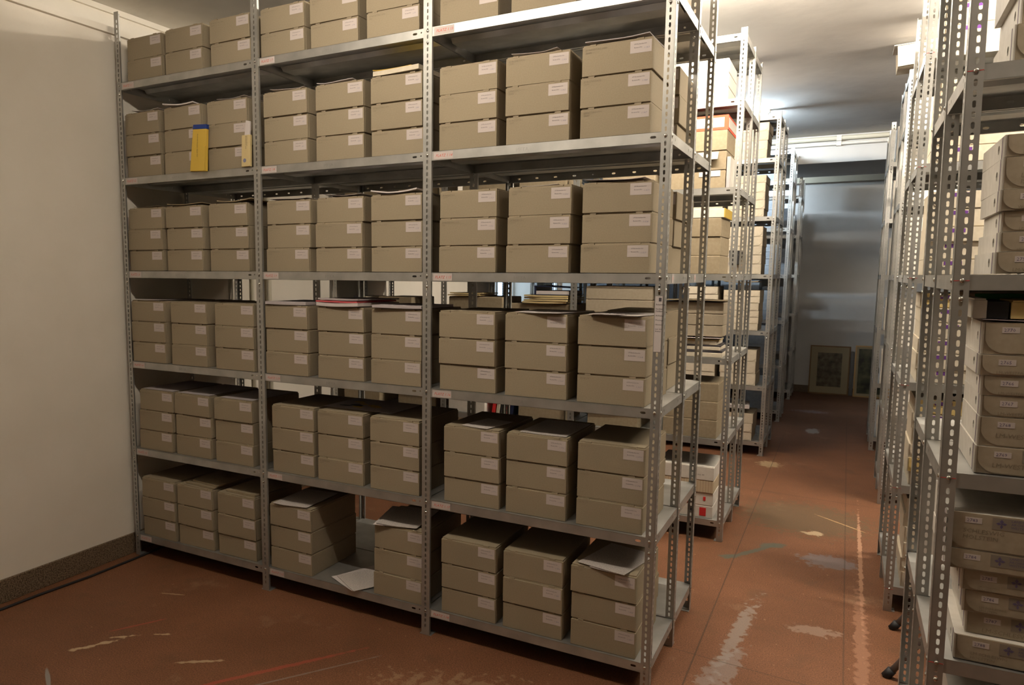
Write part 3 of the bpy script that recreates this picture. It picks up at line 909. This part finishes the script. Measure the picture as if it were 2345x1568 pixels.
# instruction sticker on the gangway post of the front rack
st = part('load_sticker', block('sticker_sheet', 'paper', 0, .027, -.0003, .0003, 0, .212), FR, (2.985, -0.0046, 1.392), label='white load instruction sticker')
part('sticker_mark', block('sticker_mark', 'ink', .013, .023, -.0006, -.0003, .192, .206), st, label='black square mark')
part('sticker_print', text_mesh('Belastung\n\nFachlast\nFeldlast\n\nAchtung\n\nMontage\n\nHinweis\n\nnur mit\nAnker', .0085, 'ink'), st, (.003, -.0007, .178), (PI / 2, 0, 0))

# ------------------------------------------------------------------ other boxes
def carton(label, mat, w, d, h, loc, rz=0, lid=None, group=None, name='cardboard_box', lid_h=0.035, bands=None, slot=False):
    """Box with its lid: origin at the middle of the bottom front edge."""
    t = thing(name, label, 'box', loc, math.radians(rz), group)
    if lid:
        part('box_body', block('box_body', mat, -w / 2, w / 2, 0, d, 0, h - 0.004, bevel=.0015), t)
        part('box_lid', block('box_lid', lid, -w / 2 - .002, w / 2 + .002, -.002, d + .002, h - lid_h, h, bevel=.0015), t)
    else:
        part('box_body', block('box_body', mat, -w / 2, w / 2, 0, d, 0, h - 0.004, bevel=.0015), t)
        part('box_lid', block('box_lid', mat, -w / 2 + .003, w / 2 - .003, .003, d - .003, h - .004, h), t)
    return t
_flap = {}
def flap_outline(x0, x1, z0, z1, r):
    n = 7
    o = [(x1, z1), (x0, z1)]
    o += [(x0 + r - r * math.cos(q * PI / 2 / n), z0 + r - r * math.sin(q * PI / 2 / n)) for q in range(n + 1)]
    o += [(x1 - r + r * math.sin(q * PI / 2 / n), z0 + r - r * math.cos(q * PI / 2 / n)) for q in range(n + 1)]
    return o
def flap_box(label, front, body, w, d, h, loc, rz=0, group=None, hole=True, violet=None, number=None, words=None, words2=None, roty=0.0, lines=False):
    """Archive carton on its side: board body, finger hole in the left side, front flap with rounded lower corners. Origin: lower left front corner."""
    k = (front, body, round(w, 3), round(d, 3), round(h, 3), hole)
    if k not in _flap:
        m = MB()
        if hole:
            yc, zc, a, b = 0.085, h * .52, 0.0125, 0.0126
            sl = [(yc, zc, a, b)]
            n = 10
            c = b - a
            hp = [(a, c), (.71 * a, b - .29 * a), (0, b), (-.71 * a, b - .29 * a), (-a, c), (-a, -c), (-.71 * a, -b + .29 * a), (0, -b), (.71 * a, -b + .29 * a), (a, -c)]
            ou = [(2 * yc, zc + c), (2 * yc, h), (yc, h), (0, h), (0, zc + c), (0, zc - c), (0, 0), (yc, 0), (2 * yc, 0), (2 * yc, zc - c)]
            hp = [(yc + p, zc + q) for p, q in hp]
            for j in range(n):
                e = (j + 1) % n
                m.face([(0, *ou[j]), (0, *hp[j]), (0, *hp[e]), (0, *ou[e])])
                m.face([(0, *hp[j]), (.09, *hp[j]), (.09, *hp[e]), (0, *hp[e])])
            m.face([(.09, *q) for q in hp])
            m.face([(0, 2 * yc, 0), (0, 2 * yc, zc - c), (0, 2 * yc, zc + c), (0, 2 * yc, h), (0, d, h), (0, d, 0)])
            m.face([(w, 0, 0), (w, d, 0), (w, d, h), (w, 0, h)])
            m.face([(0, 0, 0), (0, yc, 0), (0, 2 * yc, 0), (0, d, 0), (w, d, 0), (w, 0, 0)])
            m.face([(0, 0, h), (w, 0, h), (w, d, h), (0, d, h), (0, 2 * yc, h), (0, yc, h)])
            m.face([(0, 0, 0), (w, 0, 0), (w, 0, h), (0, 0, h), (0, 0, zc + c), (0, 0, zc - c)])
            m.face([(0, d, 0), (0, d, h), (w, d, h), (w, d, 0)])
        else:
            m.box(0, w, 0, d, 0, h)
        bm_ = m.mesh('box_body', body)
        fr = MB().box(.004, w - .001, -.0015, 0, .001, h - .001).mesh('front_board', front)
        fl = MB().extrude(flap_outline(.006, w - .006, .004, h - .0005, min(.042, h * .55)), lambda a, b, z: (a, -z, b), .0016, .0046).mesh('front_flap', front)
        _flap[k] = (bm_, fr, fl)
    bm_, fr, fl = _flap[k]
    t = thing('archive_carton', label, 'box', loc, math.radians(rz), group)
    if roty:
        t.rotation_euler = (0, roty, math.radians(rz))
    part('box_body', bm_, t)
    part('front_board', fr, t)
    part('front_flap', fl, t)
    if hole:
        part('hole_shade_plug', HOLE_SHADE, t, (0, .085, h * .52), label='black plug as finger hole shade')
    if lines:
        part('printed_line', block('printed_line', 'purple', -.0004, 0.0002, .034, .0355, 0, h), t, label='violet printed line')
        part('printed_line', block('printed_line', 'violet_dim', -.0004, 0.0002, .038, .039, 0, h), t)
    if number:
        part('number_card', block('number_card', 'card', .040, .076, -.0053, -.0044, h - .026, h - .011), t, label='white number card')
        part('number_print', text_mesh(number, .0120, 'violet_dim'), t, (.0435, -.0055, h - .0225), (PI / 2, 0, 0))
    if violet:
        if violet == 'violet_label':
            part('archive_label', block('archive_label', violet, .080, .150, -.0053, -.0044, h - .026, h - .008), t, label='small violet label')
        else:
            part('archive_label', block('archive_label', violet, .098, .235, -.0053, -.0044, h - .036, h - .004), t, label='grey label with lily cross')
            part('lily_cross', LILY, t, (.117, -.0054, h - .020), label='violet lily cross')
            part('label_print', LAB_TXT, t, (.137, -.0055, h - .012), (PI / 2, 0, 0))
    for i, ww in enumerate((words, words2)):
        if ww:
            nl = ww.count('\n') + 1
            sz = round(min(.0165, (h - .040) / nl * .80), 4)
            part('pencil_words', text_mesh(ww, sz, 'pencil', .1), t, (.036 + .21 * i, -.0051, h - .040 - sz * .75), (PI / 2, 0, 0))
    return t
HOLE_SHADE = MB().tube([(.004, 0, 0), (.080, 0, 0)], .0122, 14).mesh('hole_shade_plug', 'black')  # black plug in the recess stands for the shade inside the hole
def lily():
    m = MB()
    def petal(ax, ay, L, wd):
        nx_, ny_ = -ay, ax
        return [(0, 0), (ax * L * .55 + nx_ * wd, ay * L * .55 + ny_ * wd), (ax * L, ay * L), (ax * L * .55 - nx_ * wd, ay * L * .55 - ny_ * wd)]
    for ax, ay, L, wd in ((0, 1, .0125, .0042), (0, -1, .0125, .0030), (1, .12, .0115, .0036), (-1, .12, .0115, .0036)):
        o = petal(ax, ay, L, wd)
        m.extrude(list(reversed(o)), lambda a, b, z: (a, -z, b), 0, .0004)
    return m.mesh('lily_cross', 'violet_dim')
LILY = lily()
LAB_TXT = text_mesh('LANDSCHAFTS\nARCHIVAMT FUR\nWESTFALEN', .0085, 'violet_dim')

# --- nearest right-hand rack
def near_stack(z0, rows, where_):
    z = z0
    for i, (hh, x, num, ww, w2, y) in enumerate(rows):
        loc = lean(x, y, z)
        flap_box('white carton numbered %s, grey flap, %s in its stack, %s, nearest right-hand rack' % (num, ['lowest', 'second up', 'third up', 'fourth up', 'fifth up', 'sixth up'][i], where_), 'greyboard', 'white_board', .40, .335, hh - .001, loc, random.uniform(-1.2, .4), 'numbered cartons on the nearest right-hand rack',
                 True, 'grey_label', num, ww, w2, TILT, True)
        z += hh
near_stack(LV[5] + .002, [(.118, 3.955, '2799', 'LM-HESSEN', None, -.505), (.118, 3.96, '2798', 'LM-HESSEN', None, -.50), (.118, 3.95, '2797', 'LM-HESSEN', None, -.508)], 'bottom shelf')
near_stack(LV[4] + .002, [(.070, 3.938, '2788', 'LM SCHLESWIG\nHOLSTEIN', 'WAHL', -.512), (.062, 3.962, '2787', 'LM-SCHLESWIG', 'ORTE', -.49), (.062, 3.952, '2786', 'LM SCHLESWIG\nHOLSTEIN', 'LANDER', -.50),
                          (.058, 3.945, '2785', 'LM SCHLESWIG\nHOLSTEIN', 'KARTEI\nAKTEN', -.505), (.056, 3.905, '2784', 'SCHLESWIG\nHOLSTEIN', 'ORTE', -.515), (.100, 3.903, '2783', 'SCHLESWIG\nHOLSTEIN', 'FAHNE\nLANDER', -.515)], 'fifth shelf')
near_stack(LV[3] + .002, [(.073, 3.955, '2769', 'LM-WESTFALEN', None, -.508), (.078, 3.958, '2768', 'LM-WESTFALEN', None, -.505), (.055, 3.960, '2767', 'LM-WESTFALEN', None, -.503),
                          (.053, 3.958, '2766', 'LM-WESTFALEN', None, -.505), (.054, 3.950, '2765', 'LM-WESTFALEN', None, -.51), (.083, 3.953, '2770', None, None, -.507)], 'fourth shelf')
near_stack(LV[2] + .002, [(.056, 3.968, '2752', 'LM-WESTFALEN', None, -.505), (.050, 3.975, '2751', 'LM-WESTFALEN', None, -.50), (.052, 3.977, '2750', 'LM-WESTFALEN', None, -.495),
                          (.054, 3.970, '2749', 'WESTFALEN', None, -.503), (.080, 3.972, '2748', 'LM-WESTFALEN\nISERLOHN', None, -.50), (.056, 3.973, '2747', 'LM-NEUSS', None, -.50)], 'third shelf')
near_stack(LV[1] + .002, [(.090, 3.975, '2754', 'LM-RHEINLAND', None, -.505), (.082, 3.985, '2753', 'LM-RHEINLAND', None, -.50), (.09, 3.97, '2762', 'LM-RHEIN', None, -.505), (.09, 3.975, '2761', 'LM-RHEIN', None, -.505)], 'second shelf')
near_stack(LV[0] + .002, [(.09, 3.975, '2760', 'LM-RUHR', None, -.505), (.09, 3.98, '2759', 'LM-RUHR', None, -.50), (.09, 3.97, '2758', 'LM-RUHR', None, -.505)], 'top shelf')
ztop = LV[3] + .002 + .396
gs = solo('paper_sheet', sheet_mesh(.36, .225, .0012, .004, 'lilac', 70), 'grey cover sheet under the small yellow box, nearest right-hand rack', 'paper', lean(4.13, -.515, ztop + .002), (0, TILT, 0))
yb = carton('small yellow archive box with a violet label, nearest right-hand rack', 'yellow_board', .25, .20, .047, lean(4.135, -.50, ztop + .0085), 0, name='yellow_box')
yb.rotation_euler = (0, TILT, 0)
part('archive_label', block('archive_label', 'violet_label', -.058, .04, -.001, 0, .028, .044), yb, label='violet label')
part('label_emblem', block('label_emblem', 'grey_label', -.058, .04, -.001, 0, .008, .027), yb, label='grey label')
part('lily_cross', LILY, yb, (-.042, -.0012, .017), scale=(.6, 1, .6))
wb = carton('open white box end with a black shade block, beside the small yellow box', 'white_board', .03, .2, .052, lean(3.945, -.50, ztop + .0085), 0, name='box_end')
wb.rotation_euler = (0, TILT, 0)
part('inside_shade', block('inside_shade', 'black', .0155, .060, .002, .2, 0, .044), wb, label='black block for the shaded inside')  # solid black block stands for shade within the open end
gb = carton('grey box with a green printed label, behind the open white box end', 'greyboard', .36, .16, .072, lean(4.10, -.275, ztop + .002), 0, name='green_label_box')
gb.rotation_euler = (0, TILT, 0)
part('green_label', block('green_label', 'green', -.14, .15, -.001, 0, .045, .066), gb, label='green label')

# --- second right-hand rack: cartons with violet labels
for li in range(6):
    n = {0: 3, 1: 5, 2: 5, 3: 6, 4: 6, 5: 6}[li]
    z = LV[li] + .001
    for k in range(n):
        hh = random.uniform(.066, .084)
        if li == 0:
            hh = .1
        if z + hh > (LV[li - 1] - .05 if li else 3.05):
            break
        yellow = (li, k) in ((3, 5), (4, 1), (4, 5))
        flap_box('%s carton with a violet label, %s of its stack, %s, second right-hand rack' % ('yellow' if yellow else 'cream', ['lowest', 'second up', 'third up', 'fourth up', 'fifth up', 'sixth up'][k], SHELF_W[li]),
                 'yellow_board' if yellow else 'cream', 'cream', .36, .36, hh - .001, (3.925 + random.uniform(0, .015), 1.395 + random.uniform(0, .015), z), random.uniform(-.8, .5), 'cartons with violet labels', False, 'violet_label')
        z += hh
rb_ = carton('red and white binder box on its side, second right-hand rack, third shelf', 'white_board', .07, .30, .24, (4.34, 1.40, LV[2] + .001), 0, name='binder_box')
part('red_band', block('red_band', 'red', -.036, .036, -.001, 0, .07, .17), rb_, label='red band')

# --- far right-hand racks
def far_stack(x, y, w, d, li, n, hmean, who, mat, group, lv=LV, flap=True, top_off=0.0):
    z = lv[li] + .001
    for k in range(n):
        hh = hmean * random.uniform(.88, 1.12)
        lab = '%s carton, %s of its stack, %s, %s' % (who[0], ['lowest', 'second up', 'third up', 'fourth up', 'fifth up', 'sixth up', 'seventh up'][k], SHELF_W[li], who[1])
        if flap:
            flap_box(lab, mat, 'white_board' if mat == 'white_board' else 'greyboard', w, d, hh - .001, (x + random.uniform(-.004, .004), y + random.uniform(0, .01), z), random.uniform(-.6, .6), group, False)
        else:
            carton(lab, mat, w, d, hh - .001, (x + w / 2 + random.uniform(-.006, .006), y + random.uniform(0, .01), z), random.uniform(-.6, .6), None, group)
        z += hh
for li in range(6):
    far_stack(3.945, 3.415, .34, .36, li, 3 if li != 2 else 4, .10, ('white', 'third right-hand rack'), 'white_board', 'white cartons on the third right-hand rack')
    far_stack(3.935, 5.335, .34, .36, li, 3, .11, ('pale', 'farthest right-hand rack'), 'white_board', 'pale cartons on the farthest right-hand rack')
ob = thing('magazine_box', 'open white magazine box tipped over the top edge of the third right-hand rack', 'box', (3.83, 3.30, TOPZ + 0.012))
ob.rotation_euler = (0, math.radians(-4), 0)
mo = MB()
mo.box(0, .30, 0, .25, 0, .004).box(0, .30, 0, .004, 0, .14).box(0, .30, .246, .25, 0, .14).box(.296, .30, 0, .25, 0, .14)
part('box_shell', mo.mesh('box_shell', 'cream'), ob)
part('box_flap', MB().extrude([(-.02, .15), (.30, .145), (.30, .14), (-.02, .145)], lambda a, b, h: (a, h, b), 0, .25).mesh('box_flap', 'white_board'), ob)
part('interior_shade', block('interior_shade', 'dark', .05, .29, .006, .244, .005, .12), ob, label='dark block for the shaded interior')  # dark block stands for the shade inside the open box

# --- second rack from the front, gangway end
y2 = 1.990
RX = 2.765
def end_box(label, mat, w, h, z, lid=None, rz=0, name='cardboard_box', d=.36, dx=0, lid_h=.035):
    return carton(label, mat, w, d, h, (RX + dx, y2 + random.uniform(0, .008), z), rz, lid, None, name, lid_h)
z = LV[0] + .001
for k in range(3):
    hh = .080
    t = carton('outer white ribbed carton, %s of three, top shelf of the second rack' % ['lowest', 'middle one', 'topmost'][k], 'stripe_white', .32, .34, hh, (2.762, y2, z), 0, None, 'white ribbed cartons', 'ribbed_carton')
    z += hh + .001
for k in range(3):
    carton('inner white ribbed carton, %s of three, top shelf of the second rack' % ['lowest', 'middle one', 'topmost'][k], 'stripe_white', .32, .34, .080, (2.41, y2, LV[0] + .001 + k * .081), 0, None, 'white ribbed cartons', 'ribbed_carton')
z = LV[1] + .001
t = end_box('cardboard box with a white card, under the open box, second rack', 'kraft', .33, .108, z)
part('white_card', block('white_card', 'paper', .01, .135, -.003, 0, .070, .105), t, label='white card')
t = end_box('cardboard box with an open front flap, under the red-rimmed box', 'kraft', .33, .115, z + .109)
part('open_flap', MB().extrude([(0, .108), (-.035, .060), (-.033, .059), (.002, .106)], lambda a, b, h: (h, a, b), -.12, .12).mesh('open_flap', 'cream'), t, label='open cream flap')
part('pencil_words', text_mesh('ORGA', .03, 'pencil'), t, (-.10, -.030, .070), (math.radians(126) - PI / 2 + 0.0, 0, 0))
t = carton('tall box with a red-rimmed white lid, second rack, second shelf', 'kraft', .33, .36, .205, (2.765, y2, z + .225), 0, None, None, 'red_rimmed_box')
part('red_rim', block('red_rim', 'orange_red', -.168, .168, -.002, .362, .120, .206), t, label='orange red rim')
part('ruled_panel', block('ruled_panel', 'stripe_panel', -.14, .145, -.0035, -.002, .135, .192), t, label='white ruled panel')
part('ruled_panel', block('ruled_panel', 'stripe_panel', .168, .1695, .02, .34, .135, .192), t, label='white ruled panel')
bk = thing('upright_book', 'tall white-covered book standing beside the cardboard boxes, second rack', 'book', (2.945, y2 + .01, z))
part('book_cover', block('book_cover', 'white_board', -.010, .010, 0, .25, 0, .185, bevel=.001), bk)
part('book_spine', block('book_spine', 'lilac', -.0105, .0105, -.0012, 0, .0, .185), bk, label='pale spine')
z = LV[2] + .001
for k in range(3):
    end_box('plain cardboard box, %s of three under the yellow-edged white box, second rack' % ['lowest', 'middle one', 'topmost'][k], 'kraft', .31, .113, z + k * .1145, rz=random.uniform(-1, 1))
t = end_box('white box with yellow edges atop three cardboard boxes, second rack', 'white_board', .34, .055, z + .3445, name='white_box')
part('yellow_edge', block('yellow_edge', 'yellow', .168, .1725, -.002, .36, 0, .0555), t, label='yellow edge')
z = LV[3] + .001
solo('book', block('book', 'cream', -.15, .15, 0, .22, 0, .028, bevel=.002), 'thick cream book at the bottom of a pile, second rack, fourth shelf', 'book', (2.81, y2, z), (0, 0, 0), 'piled books on the second rack')
for i, (mat, th, w, dx, lab) in enumerate((('dark', .016, .30, 0, 'dark book above the lowest cream book'), ('cream', .020, .29, -.01, 'cream book in the middle of the pile'), ('dark', .012, .26, .01, 'thin dark book in the pile'),
                                           ('cream', .022, .27, -.02, 'cream book near the top of the pile'), ('buff', .010, .28, -.01, 'buff folder atop the book pile'))):
    zz = .0285 + sum(q for q in (.016, .020, .012, .022)[:i]) + i * .0005
    solo('book', block('book', mat, -w / 2, w / 2, 0, .22, 0, th, bevel=.0015), lab + ', second rack, fourth shelf', 'book', (2.81 + dx, y2 + .003 * i, z + zz), (0, 0, math.radians((-1) ** i * 1.5)), 'piled books on the second rack')
solo('paper_sheet', sheet_mesh(.30, .30, .002, .008, 'paper', 55), 'white papers atop the book pile, second rack, fourth shelf', 'paper', (2.80, y2 - .01, z + .1130), (0, 0, .05))
for k in range(3):
    carton('grey cardboard box, %s of three above the book pile, second rack' % ['lowest', 'middle one', 'topmost'][k], 'greyboard', .36, .34, .070, (2.775, y2 + .02, z + .129 + k * .0715), 0)
solo('paper_sheet', sheet_mesh(.36, .30, .006, .012, 'kraft', 57), 'brown curled wrapping paper atop the grey boxes, second rack', 'paper', (2.78, y2 - .004, z + .346), (0, 0, 0))
z = LV[4] + .001
for k in range(3):
    end_box('cardboard box, %s of three on the fifth shelf, second rack gangway end' % ['lowest', 'middle one', 'topmost'][k], 'kraft', .33, .116, z + k * .1175, rz=random.uniform(-1, 1), dx=.02)
z = LV[5] + .001
for k in range(2):
    t = end_box('white binder box lying flat, red label, %s, bottom of the second rack' % ['lower', 'upper'][k], 'white_board', .33, .082, z + k * .083, name='binder_box', dx=.02)
    part('grip_hole', MB().tube([(.035, -.0012, .045), (.035, .0, .045)], .012, 16).mesh('grip_hole', 'black'), t, label='black grip ring')
    part('red_label', block('red_label', 'red', .085, .125, -.0012, 0, .012, .066) if k == 0 else block('red_label', 'red', -.06, .025, -.0012, 0, .002, .078), t, label='red label')
    part('red_spot', block('red_spot', 'red', .098, .112, -.0016, -.0012, .02, .058) if k == 0 else block('red_spot', 'red', .105, .120, -.0016, 0, .03, .055), t)
t = end_box('cream box with printed lines above the binder boxes, second rack', 'stripe_cream', .33, .080, z + .167, name='lined_box', dx=.02)
t = end_box('white printer box atop the cream lined box, second rack', 'white_board', .36, .090, z + .248, name='printer_box', dx=.005)
part('small_print', text_mesh('paper tray  A4', .012, 'ink'), t, (.05, -.001, .030), (PI / 2, 0, 0))
# more of the second rack, seen through the front rack
for li, xs in ((0, (.25, .75, 1.3, 1.75)), (1, (.25, .75, 1.3, 1.75, 2.35)), (2, (.25, .75, 1.3, 1.75, 2.3)), (4, (.25, .75, 1.78, 2.28)), (5, (.25, .75))):
    for i, x in enumerate(xs):
        for k in range(2 if li == 0 else 3):
            carton('cardboard box on the second rack, %s, %s stack from the wall, %s' % (SHELF_W[li], ['first', 'second', 'third', 'fourth', 'fifth'][i], ['lowest', 'middle', 'topmost'][k]),
                   'kraft', .34, .36, .112, (x + random.uniform(-.01, .01), y2 + random.uniform(0, .02), LV[li] + .001 + k * .1135), random.uniform(-1, 1), None, 'cardboard boxes on the second rack')
z = LV[3] + .001
for k in range(3):
    carton('wide cardboard box under flat buff folders, %s of three, second rack, fourth shelf' % ['lowest', 'middle one', 'topmost'][k], 'kraft', .43, .36, .1145, (1.25, y2 + .005, z + k * .1155), 0)
    if k < 2:
        carton('wide cardboard box under the navy binder pile, %s of two, second rack' % ['lowest', 'upper'][k], 'kraft', .48, .36, .152, (1.735, y2 + .005, z + k * .1535), 0)
for i in range(2):
    solo('folder', sheet_mesh(.26, .32, .008, .004, 'buff', 61 + i), 'buff folder lying on the wide cardboard boxes, %s of two, second rack' % ['lower', 'upper'][i], 'folder', (1.16 + .02 * i, y2 - .008 + .004 * i, z + .348 + .013 * i), (0, 0, .06 * i), 'buff folders on the second rack')
for i in range(4):
    solo('folder', sheet_mesh(.32, .34, .011, .003, 'buff', 65 + i), 'buff folder under the navy binder, %s of four, second rack' % ['lowest', 'second up', 'third up', 'topmost'][i], 'folder', (1.795 + random.uniform(-.012, .012), y2 - .012, z + .3085 + .0150 * i), (0, 0, random.uniform(-.04, .04)), 'buff folders on the second rack')
bd = thing('lever_arch_binder', 'navy binder lying on a pile of buff folders, second rack', 'binder', (1.845, y2 - .01, z + .3690))
part('binder_cover', MB().extrude([(-.13, 0), (.13, 0), (.13, .003), (-.122, .003), (-.122, .058), (.13, .048), (.13, .051), (-.13, .064)], lambda a, b, h: (a, h, b), 0, .30).mesh('binder_cover', 'navy'), bd)
part('binder_papers', block('binder_papers', 'paper', -.118, .12, .005, .295, .004, .028), bd, label='white papers')
for k in range(5):
    carton('dark grey box, %s in the dark stack behind the front rack' % ['lowest', 'second up', 'third up', 'fourth up', 'topmost'][k], 'greyboard', .44, .36, .086, (2.30, y2 + .01, z + k * .087), 0)
carton('beige box beside leaning folders, second rack, wall end', 'kraft', .30, .36, .33, (.56, y2, z), 0)
for i in range(3):
    solo('upright_folder', block('upright_folder', ('dark', 'tube', 'cream')[i], -.008, .008, 0, .28, 0, .33), '%s folder standing at the wall end of the second rack' % ('dark', 'grey', 'cream')[i], 'folder', (.14 + .05 * i, y2 + .02, z), (0, math.radians(5), 0))
for i, c in enumerate(('red', 'cream', 'dark', 'pink', 'navy')):
    solo('upright_book', block('upright_book', c, -.012, .012, 0, .2, 0, .40 - .01 * i), '%s book leaning on the second rack, fifth shelf' % ('red', 'cream', 'dark', 'pink', 'navy')[i], 'book', (1.40 + .035 * i, y2 + .02, LV[4] + .004), (0, math.radians(7), 0))
t = carton('white file box beside leaning books, second rack, fifth shelf', 'white_board', .30, .34, .44, (1.19, y2, LV[4] + .001), 0)

# --- third rack: cream cartons with curved flaps
LV3 = [TOPZ] + LV
for li, (n, hm) in enumerate(((4, .076), (5, .077), (5, .091), (6, .066), (3, .105), (3, .087))):
    far_stack(2.60, 4.535, .315, .37, li, n, hm, ('cream curved-flap', 'third rack'), 'cream', 'cream curved-flap cartons on the third rack')
    far_stack(2.24, 4.535, .315, .37, li, n, hm, ('cream curved-flap', 'third rack, inner stack'), 'cream', 'cream curved-flap cartons on the third rack')
hb = thing('hanging_handset', 'black handset with a white cord hanging before cream cartons, third rack', 'device', (2.70, 4.515, LV[2] + .08))
part('handset_body', MB().extrude([(-.05, 0), (.045, .01), (.06, .135), (-.06, .14)], lambda a, b, h: (a, -h, b), 0, .03).mesh('handset_body', 'black', bevel=.004), hb)
part('handset_cord', MB().tube([(-.055, -.012, .12), (-.075, -.012, .05), (-.045, -.012, -.02), (-.02, -.005, -.078)], .004, 6).mesh('handset_cord', 'paper', True), hb, label='white cord')
solo('paper_sheet', sheet_mesh(.30, .30, .008, .012, 'kraft', 77), 'brown curled sheet atop the cream cartons, third rack, fourth shelf', 'paper', (2.75, 4.52, LV[3] + .44), (0, 0, 0))
solo('paper_stack', block('paper_stack', 'paper', -.10, .10, 0, .28, 0, .03), 'white papers lying on the cream cartons, third rack, bottom shelf', 'papers', (2.78, 4.54, LV[5] + .30), (0, 0, .1))

# --- fourth and fifth racks
for li in range(6):
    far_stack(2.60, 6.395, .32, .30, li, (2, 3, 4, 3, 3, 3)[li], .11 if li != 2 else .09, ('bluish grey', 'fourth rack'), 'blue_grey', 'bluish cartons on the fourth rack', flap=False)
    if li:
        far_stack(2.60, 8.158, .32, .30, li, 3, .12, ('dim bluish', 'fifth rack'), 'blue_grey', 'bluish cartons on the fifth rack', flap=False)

for li in range(1, 6):  # unseen cartons added to block light that would band the back wall
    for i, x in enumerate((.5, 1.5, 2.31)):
        carton('large added light-blocking carton, fifth rack, %s, %s carton from the wall' % (SHELF_W[li], ['first', 'second', 'third'][i]), 'blue_grey', (.88, .88, .50)[i], .32, .44, (x, 8.165, LV[li] + .001), 0, None, 'large light-blocking cartons added in the fifth rack')

# ------------------------------------------------------------------ pictures leaning on the back wall
def leaning_frame(label, x0, y, w, h, frame, pict, mat_w, tilt, double=False):
    t = thing('framed_picture', label, 'picture', (x0, y, 0.001))
    t.rotation_euler = (math.radians(-tilt), 0, 0)
    b = .018
    fr = MB()
    o = [(0, 0), (w, 0), (w, h), (0, h)]
    i_ = [(b, b), (w - b, b), (w - b, h - b), (b, h - b)]
    for q in range(4):
        e = (q + 1) % 4
        f1, f2, g1, g2 = o[q], o[e], i_[e], i_[q]
        fr.face([(*f1[:1], 0, f1[1]), (f2[0], 0, f2[1]), (g1[0], 0, g1[1]), (g2[0], 0, g2[1])])
        fr.face([(f2[0], .02, f2[1]), (f1[0], .02, f1[1]), (g2[0], .02, g2[1]), (g1[0], .02, g1[1])])
        fr.face([(f1[0], 0, f1[1]), (f1[0], .02, f1[1]), (f2[0], .02, f2[1]), (f2[0], 0, f2[1])])
        fr.face([(g2[0], .02, g2[1]), (g2[0], 0, g2[1]), (g1[0], 0, g1[1]), (g1[0], .02, g1[1])])
    part('picture_frame', fr.mesh('picture_frame', frame), t)
    part('mat_board', block('mat_board', 'matboard', b, w - b, .008, .014, b, h - b), t)
    a = mat_w
    part('picture_print', block('picture_print', pict, a, w - a, .0070, .0078, a * 1.1, h - a), t)
    return t
leaning_frame('brown-framed engraving with a wide cream mat, leaning on the back wall', 3.205, 8.915, .505, .69, 'frame', 'picture', .10, 4)
leaning_frame('gold-framed dark green picture leaning on the back wall, beside the engraving', 3.765, 8.88, .44, .715, 'frame_gold', 'picture_dark', .045, 6)
solo('grey_board', MB().box(0, .045, 0, .02, 0, .62).mesh('grey_board', 'tube'), 'narrow grey board between the two framed pictures', 'board', (3.714, 8.945, 0.001), (math.radians(-2), 0, 0))

# ------------------------------------------------------------------ step stool in the right-hand aisle
sl = thing('step_stool', 'grey tubular step stool with black rubber feet beside the right-hand racks', 'stool', (0, 0, 0))
for y, x in ((1.16, 3.905), (.65, 3.86)):
    lg = part('leg', MB().tube([(x + .012, y, .022), (x + .30, y, .50)], .0135, 12).mesh('leg', 'tube', True), sl)
    part('rubber_foot', MB().tube([(x - .004, y, .001), (x + .018, y, .036)], .0185, 12).mesh('rubber_foot', 'black', True), lg, label='black rubber foot')
    lg = part('leg', MB().tube([(x + .70, y, .022), (x + .38, y, .50)], .0135, 12).mesh('leg', 'tube', True), sl)
    part('rubber_foot', MB().tube([(x + .715, y, .001), (x + .693, y, .036)], .0185, 12).mesh('rubber_foot', 'black', True), lg, label='black rubber foot')
part('step_board', block('step_board', 'tube', 4.10, 4.33, .62, 1.165, .50, .525, bevel=.004), sl)
part('crossbar', MB().tube([(4.06, .65, .29), (4.09, 1.16, .29)], .010, 10).mesh('crossbar', 'tube', True), sl)
pl = thing('leaning_board', 'upright white board standing in the right-hand aisle by the step stool', 'board', (3.975, 1.215, 0.12))
part('board_sheet', MB().extrude([(0, .02), (.004, .006), (.02, 0), (.30, 0), (.30, .8), (0, .8)], lambda a, b, h: (a, h, b), 0, .012).mesh('board_sheet', 'white_board'), pl)
part('board_stand', block('board_stand', 'tube', .05, .25, -.02, .03, -.119, 0), pl)
